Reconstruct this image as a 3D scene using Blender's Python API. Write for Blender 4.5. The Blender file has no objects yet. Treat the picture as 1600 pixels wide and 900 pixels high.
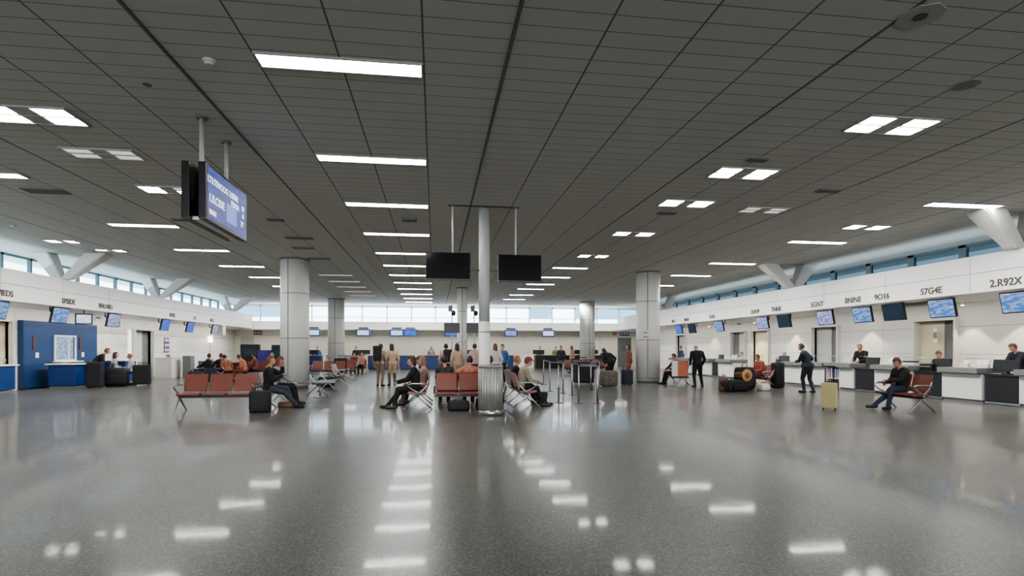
import bpy, bmesh, math, random
import numpy as np
from mathutils import Vector, Matrix, Euler
random.seed(7)
PI = math.pi
scene = bpy.context.scene
COL = scene.collection

# ------------------------------------------------------------------ materials
def new_mat(name):
    m = bpy.data.materials.new(name); m.use_nodes = True
    nt = m.node_tree; b = nt.nodes['Principled BSDF']
    return m, nt, b

def mat(name, col, rough=0.6, metal=0.0, spec=0.5, noise=0.0, nscale=20.0, bump=0.0, coat=0.0):
    m, nt, b = new_mat(name)
    b.inputs['Base Color'].default_value = (*col, 1)
    b.inputs['Roughness'].default_value = rough
    b.inputs['Metallic'].default_value = metal
    b.inputs['Specular IOR Level'].default_value = spec
    b.inputs['Coat Weight'].default_value = coat
    tc = nt.nodes.new('ShaderNodeTexCoord')
    nz = nt.nodes.new('ShaderNodeTexNoise'); nz.inputs['Scale'].default_value = nscale
    nz.inputs['Detail'].default_value = 3
    nt.links.new(tc.outputs['Object'], nz.inputs['Vector'])
    if noise > 0:
        mx = nt.nodes.new('ShaderNodeMix'); mx.data_type = 'RGBA'
        mx.inputs[6].default_value = (*[c*(1-noise) for c in col], 1)
        mx.inputs[7].default_value = (*[min(1, c*(1+noise)) for c in col], 1)
        nt.links.new(nz.outputs['Fac'], mx.inputs[0]); nt.links.new(mx.outputs[2], b.inputs['Base Color'])
    if bump > 0:
        bp = nt.nodes.new('ShaderNodeBump'); bp.inputs['Strength'].default_value = bump
        bp.inputs['Distance'].default_value = 0.01
        nt.links.new(nz.outputs['Fac'], bp.inputs['Height']); nt.links.new(bp.outputs['Normal'], b.inputs['Normal'])
    return m

def emis(name, col, s):
    m, nt, b = new_mat(name)
    b.inputs['Base Color'].default_value = (*[c*0.5 for c in col], 1)
    b.inputs['Emission Color'].default_value = (*col, 1)
    b.inputs['Emission Strength'].default_value = s
    return m

def math_node(nt, op, a, b=None, c=None):
    n = nt.nodes.new('ShaderNodeMath'); n.operation = op
    for i, v in enumerate((a, b, c)):
        if v is None: continue
        if isinstance(v, (int, float)): n.inputs[i].default_value = v
        else: nt.links.new(v, n.inputs[i])
    return n.outputs[0]

def seam_mask(nt, coord, spacing, offset, width):
    """1 on the joint lines that repeat every `spacing`, 0 between."""
    v = math_node(nt, 'DIVIDE', math_node(nt, 'SUBTRACT', coord, offset), spacing)
    f = math_node(nt, 'FRACT', math_node(nt, 'ADD', v, 0.5))
    dd = math_node(nt, 'MULTIPLY', math_node(nt, 'ABSOLUTE', math_node(nt, 'SUBTRACT', f, 0.5)), spacing)
    return math_node(nt, 'LESS_THAN', dd, width*0.5)

def panel_mat(name, col, seam_col, seams, rough=0.5, spec=0.5, noise=0.05, nscale=3.0, fine=0.0, bumpd=0.004):
    """seams: list of (axis, spacing, offset, width)."""
    m, nt, b = new_mat(name)
    tc = nt.nodes.new('ShaderNodeTexCoord')
    sp = nt.nodes.new('ShaderNodeSeparateXYZ'); nt.links.new(tc.outputs['Object'], sp.inputs[0])
    tot = None
    for ax, s, o, w in seams:
        k = seam_mask(nt, sp.outputs['XYZ'.index(ax)], s, o, w)
        tot = k if tot is None else math_node(nt, 'MAXIMUM', tot, k)
    nz = nt.nodes.new('ShaderNodeTexNoise'); nz.inputs['Scale'].default_value = nscale
    nt.links.new(tc.outputs['Object'], nz.inputs['Vector'])
    mx = nt.nodes.new('ShaderNodeMix'); mx.data_type = 'RGBA'
    mx.inputs[6].default_value = (*[c*(1-noise) for c in col], 1)
    mx.inputs[7].default_value = (*[min(1, c*(1+noise)) for c in col], 1)
    nt.links.new(nz.outputs['Fac'], mx.inputs[0])
    base = mx.outputs[2]
    if fine > 0:
        n2 = nt.nodes.new('ShaderNodeTexNoise'); n2.inputs['Scale'].default_value = 60; n2.inputs['Detail'].default_value = 4
        nt.links.new(tc.outputs['Object'], n2.inputs['Vector'])
        m3 = nt.nodes.new('ShaderNodeMix'); m3.data_type = 'RGBA'; m3.blend_type = 'MULTIPLY'
        m3.inputs[0].default_value = fine
        cr = nt.nodes.new('ShaderNodeMapRange'); cr.inputs[1].default_value = .3; cr.inputs[2].default_value = .7
        nt.links.new(n2.outputs['Fac'], cr.inputs[0])
        nt.links.new(base, m3.inputs[6]); nt.links.new(cr.outputs[0], m3.inputs[7]); base = m3.outputs[2]
    m2 = nt.nodes.new('ShaderNodeMix'); m2.data_type = 'RGBA'
    m2.inputs[7].default_value = (*seam_col, 1)
    nt.links.new(tot, m2.inputs[0]); nt.links.new(base, m2.inputs[6])
    nt.links.new(m2.outputs[2], b.inputs['Base Color'])
    bp = nt.nodes.new('ShaderNodeBump'); bp.inputs['Distance'].default_value = bumpd; bp.invert = True
    nt.links.new(tot, bp.inputs['Height']); nt.links.new(bp.outputs['Normal'], b.inputs['Normal'])
    b.inputs['Roughness'].default_value = rough; b.inputs['Specular IOR Level'].default_value = spec
    return m

# ------------------------------------------------------------------ mesh builder
class MB:
    def __init__(s): s.bm = bmesh.new()
    def box(s, c, size, rot=(0, 0, 0), bev=0.0, mi=0):
        r = bmesh.ops.create_cube(s.bm, size=1)
        vs = r['verts']
        M = Matrix.Translation(c) @ Euler(rot).to_matrix().to_4x4() @ Matrix.Diagonal((*size, 1))
        bmesh.ops.transform(s.bm, matrix=M, verts=vs)
        fs = list({f for v in vs for f in v.link_faces})
        for f in fs: f.material_index = mi
        if bev > 0:
            es = list({e for f in fs for e in f.edges})
            g = bmesh.ops.bevel(s.bm, geom=es, offset=bev, segments=2, affect='EDGES', profile=0.7)
            for f in g['faces']: f.material_index = mi
        return s
    def loft(s, rings, cap=True, mi=0, smooth=True):
        vr = [[s.bm.verts.new(p) for p in ring] for ring in rings]
        n = len(vr[0])
        for a, b in zip(vr[:-1], vr[1:]):
            for i in range(n):
                f = s.bm.faces.new((a[i], a[(i+1) % n], b[(i+1) % n], b[i])); f.smooth = smooth; f.material_index = mi
        if cap:
            f = s.bm.faces.new(list(reversed(vr[0]))); f.material_index = mi
            f = s.bm.faces.new(vr[-1]); f.material_index = mi
        return s
    def tube(s, pts, r, seg=10, mi=0, flat=1.0):
        pts = [Vector(p) for p in pts]
        rs = r if isinstance(r, (list, tuple)) else [r]*len(pts)
        rings = []; ref = None
        for i, p in enumerate(pts):
            d = (pts[min(i+1, len(pts)-1)] - pts[max(i-1, 0)]).normalized()
            if ref is None:
                ref = Vector((0, 0, 1)) if abs(d.z) < .9 else Vector((1, 0, 0))
            u = d.cross(ref).normalized(); v = u.cross(d).normalized(); ref = v
            rings.append([p + (u*math.cos(2*PI*k/seg)*flat + v*math.sin(2*PI*k/seg))*rs[i] for k in range(seg)])
        return s.loft(rings, mi=mi)
    def cap(s, p0, p1, r0, r1, seg=12, hs=4):
        p0, p1 = Vector(p0), Vector(p1); d = p1-p0
        if d.length < 1e-5: d = Vector((0, 0, 1e-4)); p1 = p0+d
        d.normalize(); ref = Vector((0, 0, 1)) if abs(d.z) < .9 else Vector((1, 0, 0))
        u = d.cross(ref).normalized(); v = d.cross(u).normalized()
        rings = []
        for j in range(1, hs+1):
            a = PI/2*(1-j/hs); rings.append((p0 - d*r0*math.sin(a), r0*math.cos(a)))
        for j in range(0, hs):
            a = PI/2*j/hs; rings.append((p1 + d*r1*math.sin(a), r1*math.cos(a)))
        rr = [[c+(u*math.cos(2*PI*k/seg)+v*math.sin(2*PI*k/seg))*r for k in range(seg)] for c, r in rings]
        rr = [[p0 - d*r0*0.999 + (q-rr[0][0]*0)*0 + (u*math.cos(2*PI*k/seg)+v*math.sin(2*PI*k/seg))*r0*.05 for k, q in enumerate(rr[0])]] + rr
        rr.append([p1 + d*r1*0.999 + (u*math.cos(2*PI*k/seg)+v*math.sin(2*PI*k/seg))*r1*.05 for k in range(seg)])
        return s.loft(rr)
    def ell(s, c, rad, rot=(0, 0, 0), seg=16, rings=10, M=None):
        r = bmesh.ops.create_uvsphere(s.bm, u_segments=seg, v_segments=rings, radius=1)
        R = M if M is not None else Euler(rot).to_matrix()
        bmesh.ops.transform(s.bm, matrix=Matrix.Translation(c) @ R.to_4x4() @ Matrix.Diagonal((*rad, 1)), verts=r['verts'])
        for v in r['verts']:
            for f in v.link_faces: f.smooth = True
        return s
    def cyl(s, c, r, h, seg=24, r2=None, mi=0, smooth=True):
        r2 = r if r2 is None else r2
        rg = lambda z, q: [Vector((c[0]+q*math.cos(2*PI*k/seg), c[1]+q*math.sin(2*PI*k/seg), z)) for k in range(seg)]
        return s.loft([rg(c[2], r), rg(c[2]+h, r2)], mi=mi, smooth=smooth)
    def prism(s, quad0, quad1, mi=0):
        return s.loft([[Vector(p) for p in quad0], [Vector(p) for p in quad1]], mi=mi, smooth=False)
    def quad(s, ps, mi=0):
        f = s.bm.faces.new([s.bm.verts.new(p) for p in ps]); f.material_index = mi
        return s
    def build(s, name, m, parent=None, loc=(0, 0, 0), rotz=0, fix=True):
        if fix: bmesh.ops.recalc_face_normals(s.bm, faces=s.bm.faces)
        me = bpy.data.meshes.new(name); s.bm.to_mesh(me); s.bm.free()
        for q in (m if isinstance(m, (list, tuple)) else [m]): me.materials.append(q)
        o = bpy.data.objects.new(name, me); COL.objects.link(o)
        if parent: o.parent = parent
        o.location = loc; o.rotation_euler = (0, 0, rotz)
        return o

def tag(o, label, cat, group=None):
    o['label'] = label; o['category'] = cat
    if group: o['group'] = group
    return o
def thing(name, label, cat, loc=(0, 0, 0), rotz=0, group=None):
    o = bpy.data.objects.new(name, None); COL.objects.link(o)
    o.empty_display_size = .1
    o.location = loc; o.rotation_euler = (0, 0, rotz)
    return tag(o, label, cat, group)
def struct(o):
    o['kind'] = 'structure'; return o
def copy_tree(o, loc=None, rotz=None, label=None, parent=None):
    c = o.copy(); COL.objects.link(c)
    if parent: c.parent = parent
    for ch in list(o.children): copy_tree(ch, parent=c)
    if loc is not None: c.location = loc
    if rotz is not None: c.rotation_euler = (0, 0, rotz)
    if label: c['label'] = label
    return c

ORD = ['first', 'second', 'third', 'fourth', 'fifth', 'sixth', 'seventh', 'eighth', 'ninth', 'tenth', 'eleventh', 'twelfth', 'thirteenth', 'fourteenth']

# palette
M_white = mat('white_paint', (.74, .73, .70), .45, noise=.03, nscale=2)
M_plate = mat('white_laminate', (.62, .61, .58), .4, noise=.04, nscale=4)
M_dark = mat('black_plastic', (.012, .012, .014), .35, noise=.2)
M_blackpanel = mat('black_desk_panel', (.014, .015, .018), .45, noise=.2, nscale=8)
M_grey = mat('grey_slab', (.16, .165, .17), .35, noise=.15, nscale=30)
M_chrome = mat('brushed_steel', (.55, .56, .57), .28, 1.0, noise=.06, nscale=40)
M_alu = mat('aluminium', (.42, .43, .44), .35, 1.0, noise=.06)
M_beam = mat('dark_beam', (.03, .03, .032), .4, .5, noise=.1)
M_vinyl = mat('red_brown_vinyl', (.19, .057, .040), .38, noise=.12, nscale=6, bump=.05)
M_vinyl2 = mat('red_vinyl_edge', (.14, .03, .02), .5, noise=.1)
M_blue = panel_mat('blue_partition', (.012, .042, .125), (.004, .015, .05), [('Y', 1.5, 24.5, .02)], .45, noise=.06)
M_bluec = mat('blue_counter', (.010, .045, .17), .4, noise=.06, nscale=2)
M_cream = mat('cream_door', (.62, .55, .40), .5, noise=.04)
M_doorw = mat('grey_door', (.50, .50, .48), .5, noise=.04)
M_recess = mat('recess_grey', (.16, .165, .17), .6, noise=.1)
M_frame = mat('window_frame_teal', (.09, .14, .16), .5, noise=.1)
M_framew = mat('window_frame_pale', (.5, .56, .6), .5, noise=.1)
M_paper = mat('paper', (.75, .74, .70), .8, noise=.05)
M_ink = mat('lettering_black', (.02, .02, .02), .6, noise=.1)
M_text = mat('lettering_grey', (.06, .055, .05), .6, noise=.1)
M_skin = mat('skin', (.50, .27, .19), .55, noise=.08, nscale=12)
M_skin2 = mat('skin_tan', (.36, .18, .12), .55, noise=.08, nscale=12)
M_eye = mat('eye_dark', (.02, .015, .012), .3, noise=.1)
M_lip = mat('lip', (.32, .10, .08), .5, noise=.1)
M_shoe = mat('shoe_black', (.012, .011, .010), .4, noise=.2)
M_light = emis('light_diffuser', (1, .985, .95), 30)
M_light2 = emis('light_pane', (1, .985, .95), 22)
M_dim = emis('dim_diffuser', (1, .98, .94), .38)
M_wash = emis('warm_bulb', (1, .78, .5), 30)
M_rim = mat('fixture_frame', (.45, .45, .44), .5, noise=.05)

# ------------------------------------------------------------------ room shell
# x across the hall, y into the hall, camera stands at the origin
LX, RX, FY, NY = -15.3, 17.5, 45.6, -6.0
CEIL = 5.0

def floor_mat():
    m, nt, b = new_mat('polished_terrazzo')
    tc = nt.nodes.new('ShaderNodeTexCoord')
    v1 = nt.nodes.new('ShaderNodeTexVoronoi'); v1.inputs['Scale'].default_value = 95
    nt.links.new(tc.outputs['Object'], v1.inputs['Vector'])
    cr = nt.nodes.new('ShaderNodeValToRGB'); cr.color_ramp.interpolation = 'LINEAR'
    e = cr.color_ramp.elements
    e[0].position = 0; e[0].color = (.06, .059, .054, 1)
    e[1].position = 1; e[1].color = (.26, .25, .225, 1)
    e2 = cr.color_ramp.elements.new(.45); e2.color = (.10, .098, .090, 1)
    e3 = cr.color_ramp.elements.new(.8); e3.color = (.135, .132, .12, 1)
    sep = nt.nodes.new('ShaderNodeSeparateColor'); nt.links.new(v1.outputs['Color'], sep.inputs[0])
    nt.links.new(sep.outputs[0], cr.inputs[0])
    n = nt.nodes.new('ShaderNodeTexNoise'); n.inputs['Scale'].default_value = .35; n.inputs['Detail'].default_value = 4
    nt.links.new(tc.outputs['Object'], n.inputs['Vector'])
    mr = nt.nodes.new('ShaderNodeMapRange'); mr.inputs[3].default_value = .85; mr.inputs[4].default_value = 1.15
    nt.links.new(n.outputs['Fac'], mr.inputs[0])
    mm = nt.nodes.new('ShaderNodeMix'); mm.data_type = 'RGBA'; mm.blend_type = 'MULTIPLY'; mm.inputs[0].default_value = 1
    nt.links.new(cr.outputs[0], mm.inputs[6]); nt.links.new(mr.outputs[0], mm.inputs[7])
    sp = nt.nodes.new('ShaderNodeSeparateXYZ'); nt.links.new(tc.outputs['Object'], sp.inputs[0])
    s1 = seam_mask(nt, sp.outputs[0], 1.7, -.38, .007); s2 = seam_mask(nt, sp.outputs[1], 1.7, .6, .007)
    s = math_node(nt, 'MULTIPLY', math_node(nt, 'MAXIMUM', s1, s2), .6)
    m2 = nt.nodes.new('ShaderNodeMix'); m2.data_type = 'RGBA'; m2.inputs[7].default_value = (.02, .02, .02, 1)
    nt.links.new(s, m2.inputs[0]); nt.links.new(mm.outputs[2], m2.inputs[6]); nt.links.new(m2.outputs[2], b.inputs['Base Color'])
    rr = nt.nodes.new('ShaderNodeMapRange'); rr.inputs[3].default_value = .26; rr.inputs[4].default_value = .36
    n3 = nt.nodes.new('ShaderNodeTexNoise'); n3.inputs['Scale'].default_value = 1.1; n3.inputs['Detail'].default_value = 5
    nt.links.new(tc.outputs['Object'], n3.inputs['Vector'])
    nt.links.new(n3.outputs['Fac'], rr.inputs[0]); nt.links.new(rr.outputs[0], b.inputs['Roughness'])
    n4 = nt.nodes.new('ShaderNodeTexNoise'); n4.inputs['Scale'].default_value = 2.2; n4.inputs['Detail'].default_value = 2
    nt.links.new(tc.outputs['Object'], n4.inputs['Vector'])
    bp = nt.nodes.new('ShaderNodeBump'); bp.inputs['Strength'].default_value = .06; bp.inputs['Distance'].default_value = .015
    nt.links.new(n4.outputs['Fac'], bp.inputs['Height']); nt.links.new(bp.outputs['Normal'], b.inputs['Normal'])
    b.inputs['Specular IOR Level'].default_value = .5
    b.inputs['Coat Weight'].default_value = .26; b.inputs['Coat Roughness'].default_value = .06; b.inputs['Coat IOR'].default_value = 1.5
    nt.links.new(bp.outputs['Normal'], b.inputs['Coat Normal'])
    return m
M_floor = floor_mat()
M_ceil = panel_mat('ceiling_panels', (.60, .595, .56), (.17, .17, .16),
                   [('X', 1.0, -.13, .022), ('Y', .305, .13, .012), ('X', 4.0, .87, .045)], .7, spec=.3, noise=.05, nscale=.6, bumpd=.003)
M_wall = panel_mat('wall_panels', (.66, .655, .62), (.22, .22, .21), [('Z', .92, .42, .014), ('Y', 3.1, 1.1, .012)], .45, noise=.03)
M_wallf = panel_mat('far_wall_panels', (.68, .66, .59), (.36, .35, .32), [('Z', 1.15, .3, .015), ('X', 3.1, 1.1, .012)], .45, noise=.03)
M_band = panel_mat('bulkhead_panels', (.72, .71, .69), (.20, .20, .19), [('Z', 2.0, 3.57, .016), ('Y', 2.9, 1.85, .014)], .4, noise=.03)
M_bandf = panel_mat('far_bulkhead_panels', (.66, .65, .62), (.40, .39, .37), [('X', 3.7, .4, .014)], .4, noise=.03)
M_colm = panel_mat('column_cladding', (.72, .72, .69), (.10, .10, .10), [('Z', 1.72, 1.93-1.72*2, .022)], .42, noise=.03)

struct(MB().box((1.1, (FY+NY)/2, -.05), (36, FY-NY+2, .1)).build('floor', M_floor))
struct(MB().box((1.1, (FY+NY)/2, CEIL+.1), (36, FY-NY+2, .2)).build('ceiling', M_ceil))

def wall_with_openings(name, X, thick, openings, z1, m, ya, yb):
    """Vertical wall in plane x=X from ya to yb with door openings (y0,y1,top)."""
    mb = MB(); y = ya
    xc = X + thick/2
    for (a, b, t) in sorted(openings):
        mb.box((xc, (y+a)/2, z1/2), (abs(thick), a-y, z1)); mb.box((xc, (a+b)/2, (t+z1)/2), (abs(thick), b-a, z1-t)); y = b
    mb.box((xc, (y+yb)/2, z1/2), (abs(thick), yb-y, z1))
    return struct(mb.build(name, m))

L_open = [(20.9, 22.5, 2.5), (30.9, 32.7, 2.5)]
R_open = [(16.56, 18.1, 2.5), (22.1, 23.7, 2.5), (27.15, 28.7, 2.5), (29.4, 30.9, 2.5), (37.0, 38.4, 2.5)]
wall_with_openings('wall_left', LX, -.25, L_open, 4.05, M_wall, NY, FY)
wall_with_openings('wall_right', RX, .25, R_open, 4.05, M_wall, NY, FY)
# far wall with corner recesses
mb = MB()
for a, b, t in [(-15.5, -14.9, 9), (-13.9, 12.6, 9), (13.9, 15.4, 9), (16.6, 17.7, 9)]:
    mb.box(((a+b)/2, FY+.12, 1.8), (b-a, .24, 3.6))
for a, b in [(-14.9, -13.9), (12.6, 13.9), (15.4, 16.6)]:
    mb.box(((a+b)/2, FY+.12, 3.05), (b-a, .24, 1.1))
struct(mb.build('wall_far', M_wallf))
struct(MB().box((1.1, NY-.1, 2.5), (33.3, .2, 5)).build('wall_near', M_wall))
# bulkheads (soffits) running over the counters
struct(MB().box((-14.3, (NY+43.3)/2, 3.545), (2.0, 43.3-NY, 1.01)).build('bulkhead_left', M_band)).name = 'trim_1'
struct(MB().box((16.05, (NY+43.3)/2, 3.545), (2.9, 43.3-NY, 1.01)).build('bulkhead_right', M_band)).name = 'trim_2'
struct(MB().box((1.1, 44.45, 3.3), (33.0, 2.3, .6)).build('bulkhead_far', M_bandf)).name = 'trim_3'
# door recess rooms + doors
def door_side(n, X, sgn, y0, y1, top, m, style):
    mb = MB()
    t = .06
    for yy in (y0-t/2, y1+t/2): mb.box((X - sgn*.02, yy, top/2), (.30, t, top))
    mb.box((X-sgn*.02, (y0+y1)/2, top+t/2), (.30, y1-y0+2*t, t))
    mb.box((X+sgn*.9, (y0+y1)/2, top/2), (.06, y1-y0+1, top+.2))      # back of the recess
    for yy in (y0-.05, y1+.05): mb.box((X+sgn*.55, yy, top/2), (.66, .06, top+.2))
    mb.box((X+sgn*.55, (y0+y1)/2, top+.05), (.66, y1-y0, .06))
    fr = struct(mb.build('door_frame', M_plate)); fr.name = 'trim_%d' % (10+n)
    yl = (y0+y1)/2
    if style == 'double':
        spans = [(y0, yl-.005), (yl+.005, y1)]
    elif style == 'left':
        spans = [(y0+(y1-y0)*.38, y1)]
    else:
        spans = [(y0, y0+(y1-y0)*.62)]
    for i, (a, b) in enumerate(spans):
        d = struct(MB().box((X+sgn*.12, (a+b)/2, top/2), (.05, b-a, top-.02), bev=.005).build('door_%d' % (n*2+i), m))
        yh = a+.08 if sgn > 0 else b-.08
        MB().tube([(X+sgn*.08, yh, 1.0), (X+sgn*.03, yh, 1.02), (X+sgn*.03, yh, 1.16), (X+sgn*.08, yh, 1.18)], .012, 8).build('handle', M_chrome, d)
    if style != 'double':
        a, b = (y0, spans[0][0]) if style == 'left' else (spans[0][1], y1)
        p = struct(MB().box((X+sgn*.14, (a+b)/2, top/2), (.04, b-a, top-.02)).build('door_panel', M_recess)); p.name = 'trim_%d' % (30+n)
door_side(1, LX, -1, 20.9, 22.5, 2.5, M_cream, 'double')
door_side(2, LX, -1, 30.9, 32.7, 2.5, M_doorw, 'right')
door_side(3, RX, 1, 16.56, 18.1, 2.5, M_cream, 'left')
door_side(4, RX, 1, 22.1, 23.7, 2.5, M_doorw, 'left')
M_litdoor = mat('lit_door', (.80, .72, .52), .5, noise=.04)  # cream made lighter, the light on this door put into its colour
door_side(5, RX, 1, 27.15, 28.7, 2.5, M_litdoor, 'double')
door_side(6, RX, 1, 29.4, 30.9, 2.5, M_doorw, 'right')
door_side(7, RX, 1, 37.0, 38.4, 2.5, M_doorw, 'double')
# far corner doors
for n, (a, b, m) in enumerate([(-14.9, -13.9, M_doorw), (12.6, 13.9, M_white), (15.4, 16.6, M_recess)]):
    d = struct(MB().box(((a+b)/2, FY+.15, 1.25), (b-a, .05, 2.5), bev=.005).build('door_%d' % (20+n), m))
    MB().tube([(b-.1, FY+.12, 1.0), (b-.1, FY+.07, 1.02), (b-.1, FY+.07, 1.16), (b-.1, FY+.12, 1.18)], .014, 8).build('handle', M_chrome, d)
    MB().box(((a+b)/2, FY+.13, 1.6), (.45, .03, .5)).build('door_pane', M_frame, d)

# clerestory windows ----------------------------------------------------
def glass(name, tint, gl=.1, rough=.02):
    m = bpy.data.materials.new(name); m.use_nodes = True; nt = m.node_tree
    nt.nodes.clear()
    out = nt.nodes.new('ShaderNodeOutputMaterial'); tr = nt.nodes.new('ShaderNodeBsdfTransparent')
    tr.inputs[0].default_value = (*tint, 1)
    g = nt.nodes.new('ShaderNodeBsdfGlossy'); g.inputs['Roughness'].default_value = rough; g.inputs[0].default_value = (.8, .9, 1, 1)
    mx = nt.nodes.new('ShaderNodeMixShader'); mx.inputs[0].default_value = gl
    nt.links.new(tr.outputs[0], mx.inputs[1]); nt.links.new(g.outputs[0], mx.inputs[2]); nt.links.new(mx.outputs[0], out.inputs[0])
    return m
G_left = glass('pale_glass', (.72, .90, .97)); G_right = glass('darkened_glass', (.035, .055, .068), .05)  # right tint puts the darkness of the building opposite into the glass
G_far = glass('bright_glass', (.92, .97, 1.0)); G_far2 = glass('frosted_glass', (.74, .82, .9))
G_dark = glass('dark_glass', (.15, .24, .30), .05)

def windows_side(base, X, y0, y1, pitch, fr, g, mull, sgn, z0=4.05):
    n = base; y = y0
    while y < y1-.3:
        yb = min(y+pitch, y1)
        mb = MB()
        mb.box((X, y+mull/2, (z0+CEIL)/2), (.12, mull, CEIL-z0))
        mb.box((X, (y+yb)/2, z0+.05), (.12, yb-y, .1)); mb.box((X, (y+yb)/2, CEIL-.04), (.12, yb-y, .08))
        w = struct(mb.build('window_%d' % n, fr))
        MB().quad([(X, y+mull, z0+.1), (X, yb, z0+.1), (X, yb, CEIL-.08), (X, y+mull, CEIL-.08)]).build('pane', g, w, fix=False)
        y = yb; n += 1
    return n
nw = windows_side(1, LX-.15, 2.0, FY, 1.45, M_frame, G_left, .11, -1)
nw = windows_side(nw, RX+.15, 2.0, FY, 2.05, mat('window_frame_slate', (.16, .20, .22), .5, noise=.1), G_right, .26, 1)
# blank wall pieces behind the camera end
struct(MB().box((LX-.15, (NY+2)/2, 4.5), (.12, 2-NY, 1)).build('wall_left_upper', M_wall)).name = 'trim_50'
struct(MB().box((RX+.15, (NY+2)/2, 4.5), (.12, 2-NY, 1)).build('wall_right_upper', M_wall)).name = 'trim_51'
# far clerestory
WY = FY+.05
x = -15.4; k = 0
while x < 17.5:
    xb = min(x+1.93, 17.65)
    mb = MB()
    mb.box((x+.04, WY, 4.3), (.09, .1, 1.4)); mb.box(((x+xb)/2, WY, 3.63), (xb-x, .1, .06))
    mb.box(((x+xb)/2, WY, 4.06), (xb-x, .1, .05)); mb.box(((x+xb)/2, WY, 4.93), (xb-x, .1, .14))
    w = struct(mb.build('window_%d' % nw, M_framew)); nw += 1
    dk = k in (0, 1, 12, 14, 15, 16)
    MB().quad([(x+.08, WY, 4.085), (xb, WY, 4.085), (xb, WY, 4.86), (x+.08, WY, 4.86)]).build('pane', G_dark if dk else G_far, w, fix=False)
    MB().quad([(x+.08, WY+.01, 3.66), (xb, WY+.01, 3.66), (xb, WY+.01, 4.03), (x+.08, WY+.01, 4.03)]).build('pane', G_far2, w, fix=False)
    x = xb; k += 1
struct(MB().box((1.1, FY+.12, 3.6), (33, .24, .02)).build('trim_52', M_framew))

# ------------------------------------------------------------------ columns
def column(x, y, r, label, seam_ang, base=True):
    c = thing('column', label, 'column', (x, y, 0), seam_ang)
    n = 48
    prof = lambda z: [Vector((r*math.cos(2*PI*k/n), r*math.sin(2*PI*k/n), z)) for k in range(n)]
    MB().loft([prof(.1), prof(CEIL-.03)]).build('cladding', M_colm, c)
    mb = MB()
    for a in (0, PI): mb.box((r*math.cos(a), r*math.sin(a), 2.55), (.012, .03, 4.84))
    mb.build('joint_strip', M_recess, c)
    MB().cyl((0, 0, CEIL-.05), r+.03, .05, 40).build('collar', M_recess, c)
    mb = MB(); mb.cyl((0, 0, 0), r*.93, .1, 40); mb.build('plinth', M_recess, c)
    return c
column(-5.38, 22.6, .53, 'large white clad column on the left, behind the man in black drinking', math.radians(-90-14))
column(-6.75, 39.9, .55, 'white clad column far back on the left near the far counters', math.radians(-90))
column(9.6, 24.2, .53, 'large white clad column on the right with a red notice', math.radians(-90-23))
column(11.15, 39.9, .55, 'white clad column far back on the right beside the far windows', math.radians(-90))
c = column(1.55, 31.7, .29, 'slim white column far back behind the steel pillar and small screens', math.radians(-90))
pil = thing('pillar', 'narrow round white pillar in the centre behind the ribbed trash can', 'pillar', (1.22, 13.75, 0))
MB().cyl((0, 0, 0), .142, 2.2, 32).build('lower_sleeve', M_colm, pil)
MB().cyl((0, 0, 2.2), .138, 2.8, 32).build('upper_sleeve', mat('pillar_grey', (.52, .53, .53), .4, noise=.04), pil)
MB().cyl((0, 0, 2.19), .146, .015, 32).build('joint_ring', M_alu, pil)

# V braces
def vbrace(x, y, arms, label):
    t = thing('roof_brace', label, 'brace', (x, y, 4.05))
    for (bx, tx0, tx1) in arms:
        mb = MB(); w = .17
        mb.prism([(bx-w, -.16, 0), (bx+w, -.16, 0), (bx+w, .16, 0), (bx-w, .16, 0)],
                 [(tx0, -.3, .95), (tx1, -.3, .95), (tx1, .3, .95), (tx0, .3, .95)])
        bmesh.ops.bevel(mb.bm, geom=list(mb.bm.edges), offset=.03, segments=2, affect='EDGES')
        mb.build('arm', M_white, t)
    return t
vbrace(-13.42, 22.4, [(-.13, -.95, -.35), (.12, .85, 1.55)], 'white V-shaped roof brace above the blue partition on the left')
vbrace(-13.42, 29.6, [(-.13, -.85, -.3), (.12, .9, 1.6)], 'white V-shaped roof brace above the left lift doorway')
vbrace(-13.42, 39.4, [(-.13, -.95, -.35), (.12, .8, 1.5)], 'white V-shaped roof brace at the far end of the left bulkhead')
vbrace(14.75, 21.3, [(-.13, -1.5, -.85), (.12, .3, .95)], 'white V-shaped roof brace in the middle of the right bulkhead')
vbrace(14.75, 12.25, [(-.13, -1.35, -.7), (.12, .3, .95)], 'white V-shaped roof brace cut off by the right edge')
vbrace(14.75, 34.5, [(-.13, -1.4, -.8), (.12, .4, 1.0)], 'white V-shaped roof brace just right of the large right column')

# ------------------------------------------------------------------ ceiling fixtures
def strip_light(x, y, label, group, w=1.93, d=.29, lit=True):
    t = thing('ceiling_strip_light', label, 'ceiling light', (x, y, CEIL), 0, group)
    mb = MB()
    for s in (-1, 1):
        mb.box((0, s*(d/2+.012), -.012), (w+.05, .024, .024)); mb.box((s*(w/2+.012), 0, -.012), (.024, d, .024))
    mb.build('frame', M_rim, t)
    MB().box((0, 0, -.008), (w, d, .012)).build('diffuser', M_light if lit else M_dim, t)
    return t
for i, y in enumerate([7.06, 10.5, 13.75, 17.2, 20.6, 23.6, 26.6, 29.6, 32.6, 35.6, 38.6, 41.6]):
    strip_light(-1.13, y, '%s white strip light from the camera in the long central ceiling row' % ORD[i], 'central row of strip lights')
for i, (x, y) in enumerate([(-8.9, 12.45), (-8.1, 16.95), (-8.1, 20.9), (-8.0, 24.7), (-7.95, 28.3), (-7.95, 32.2)]):
    strip_light(x, y, '%s strip light from the camera in the left ceiling row' % ORD[i], 'left row of strip lights', 1.75 if i else 1.4)
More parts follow.
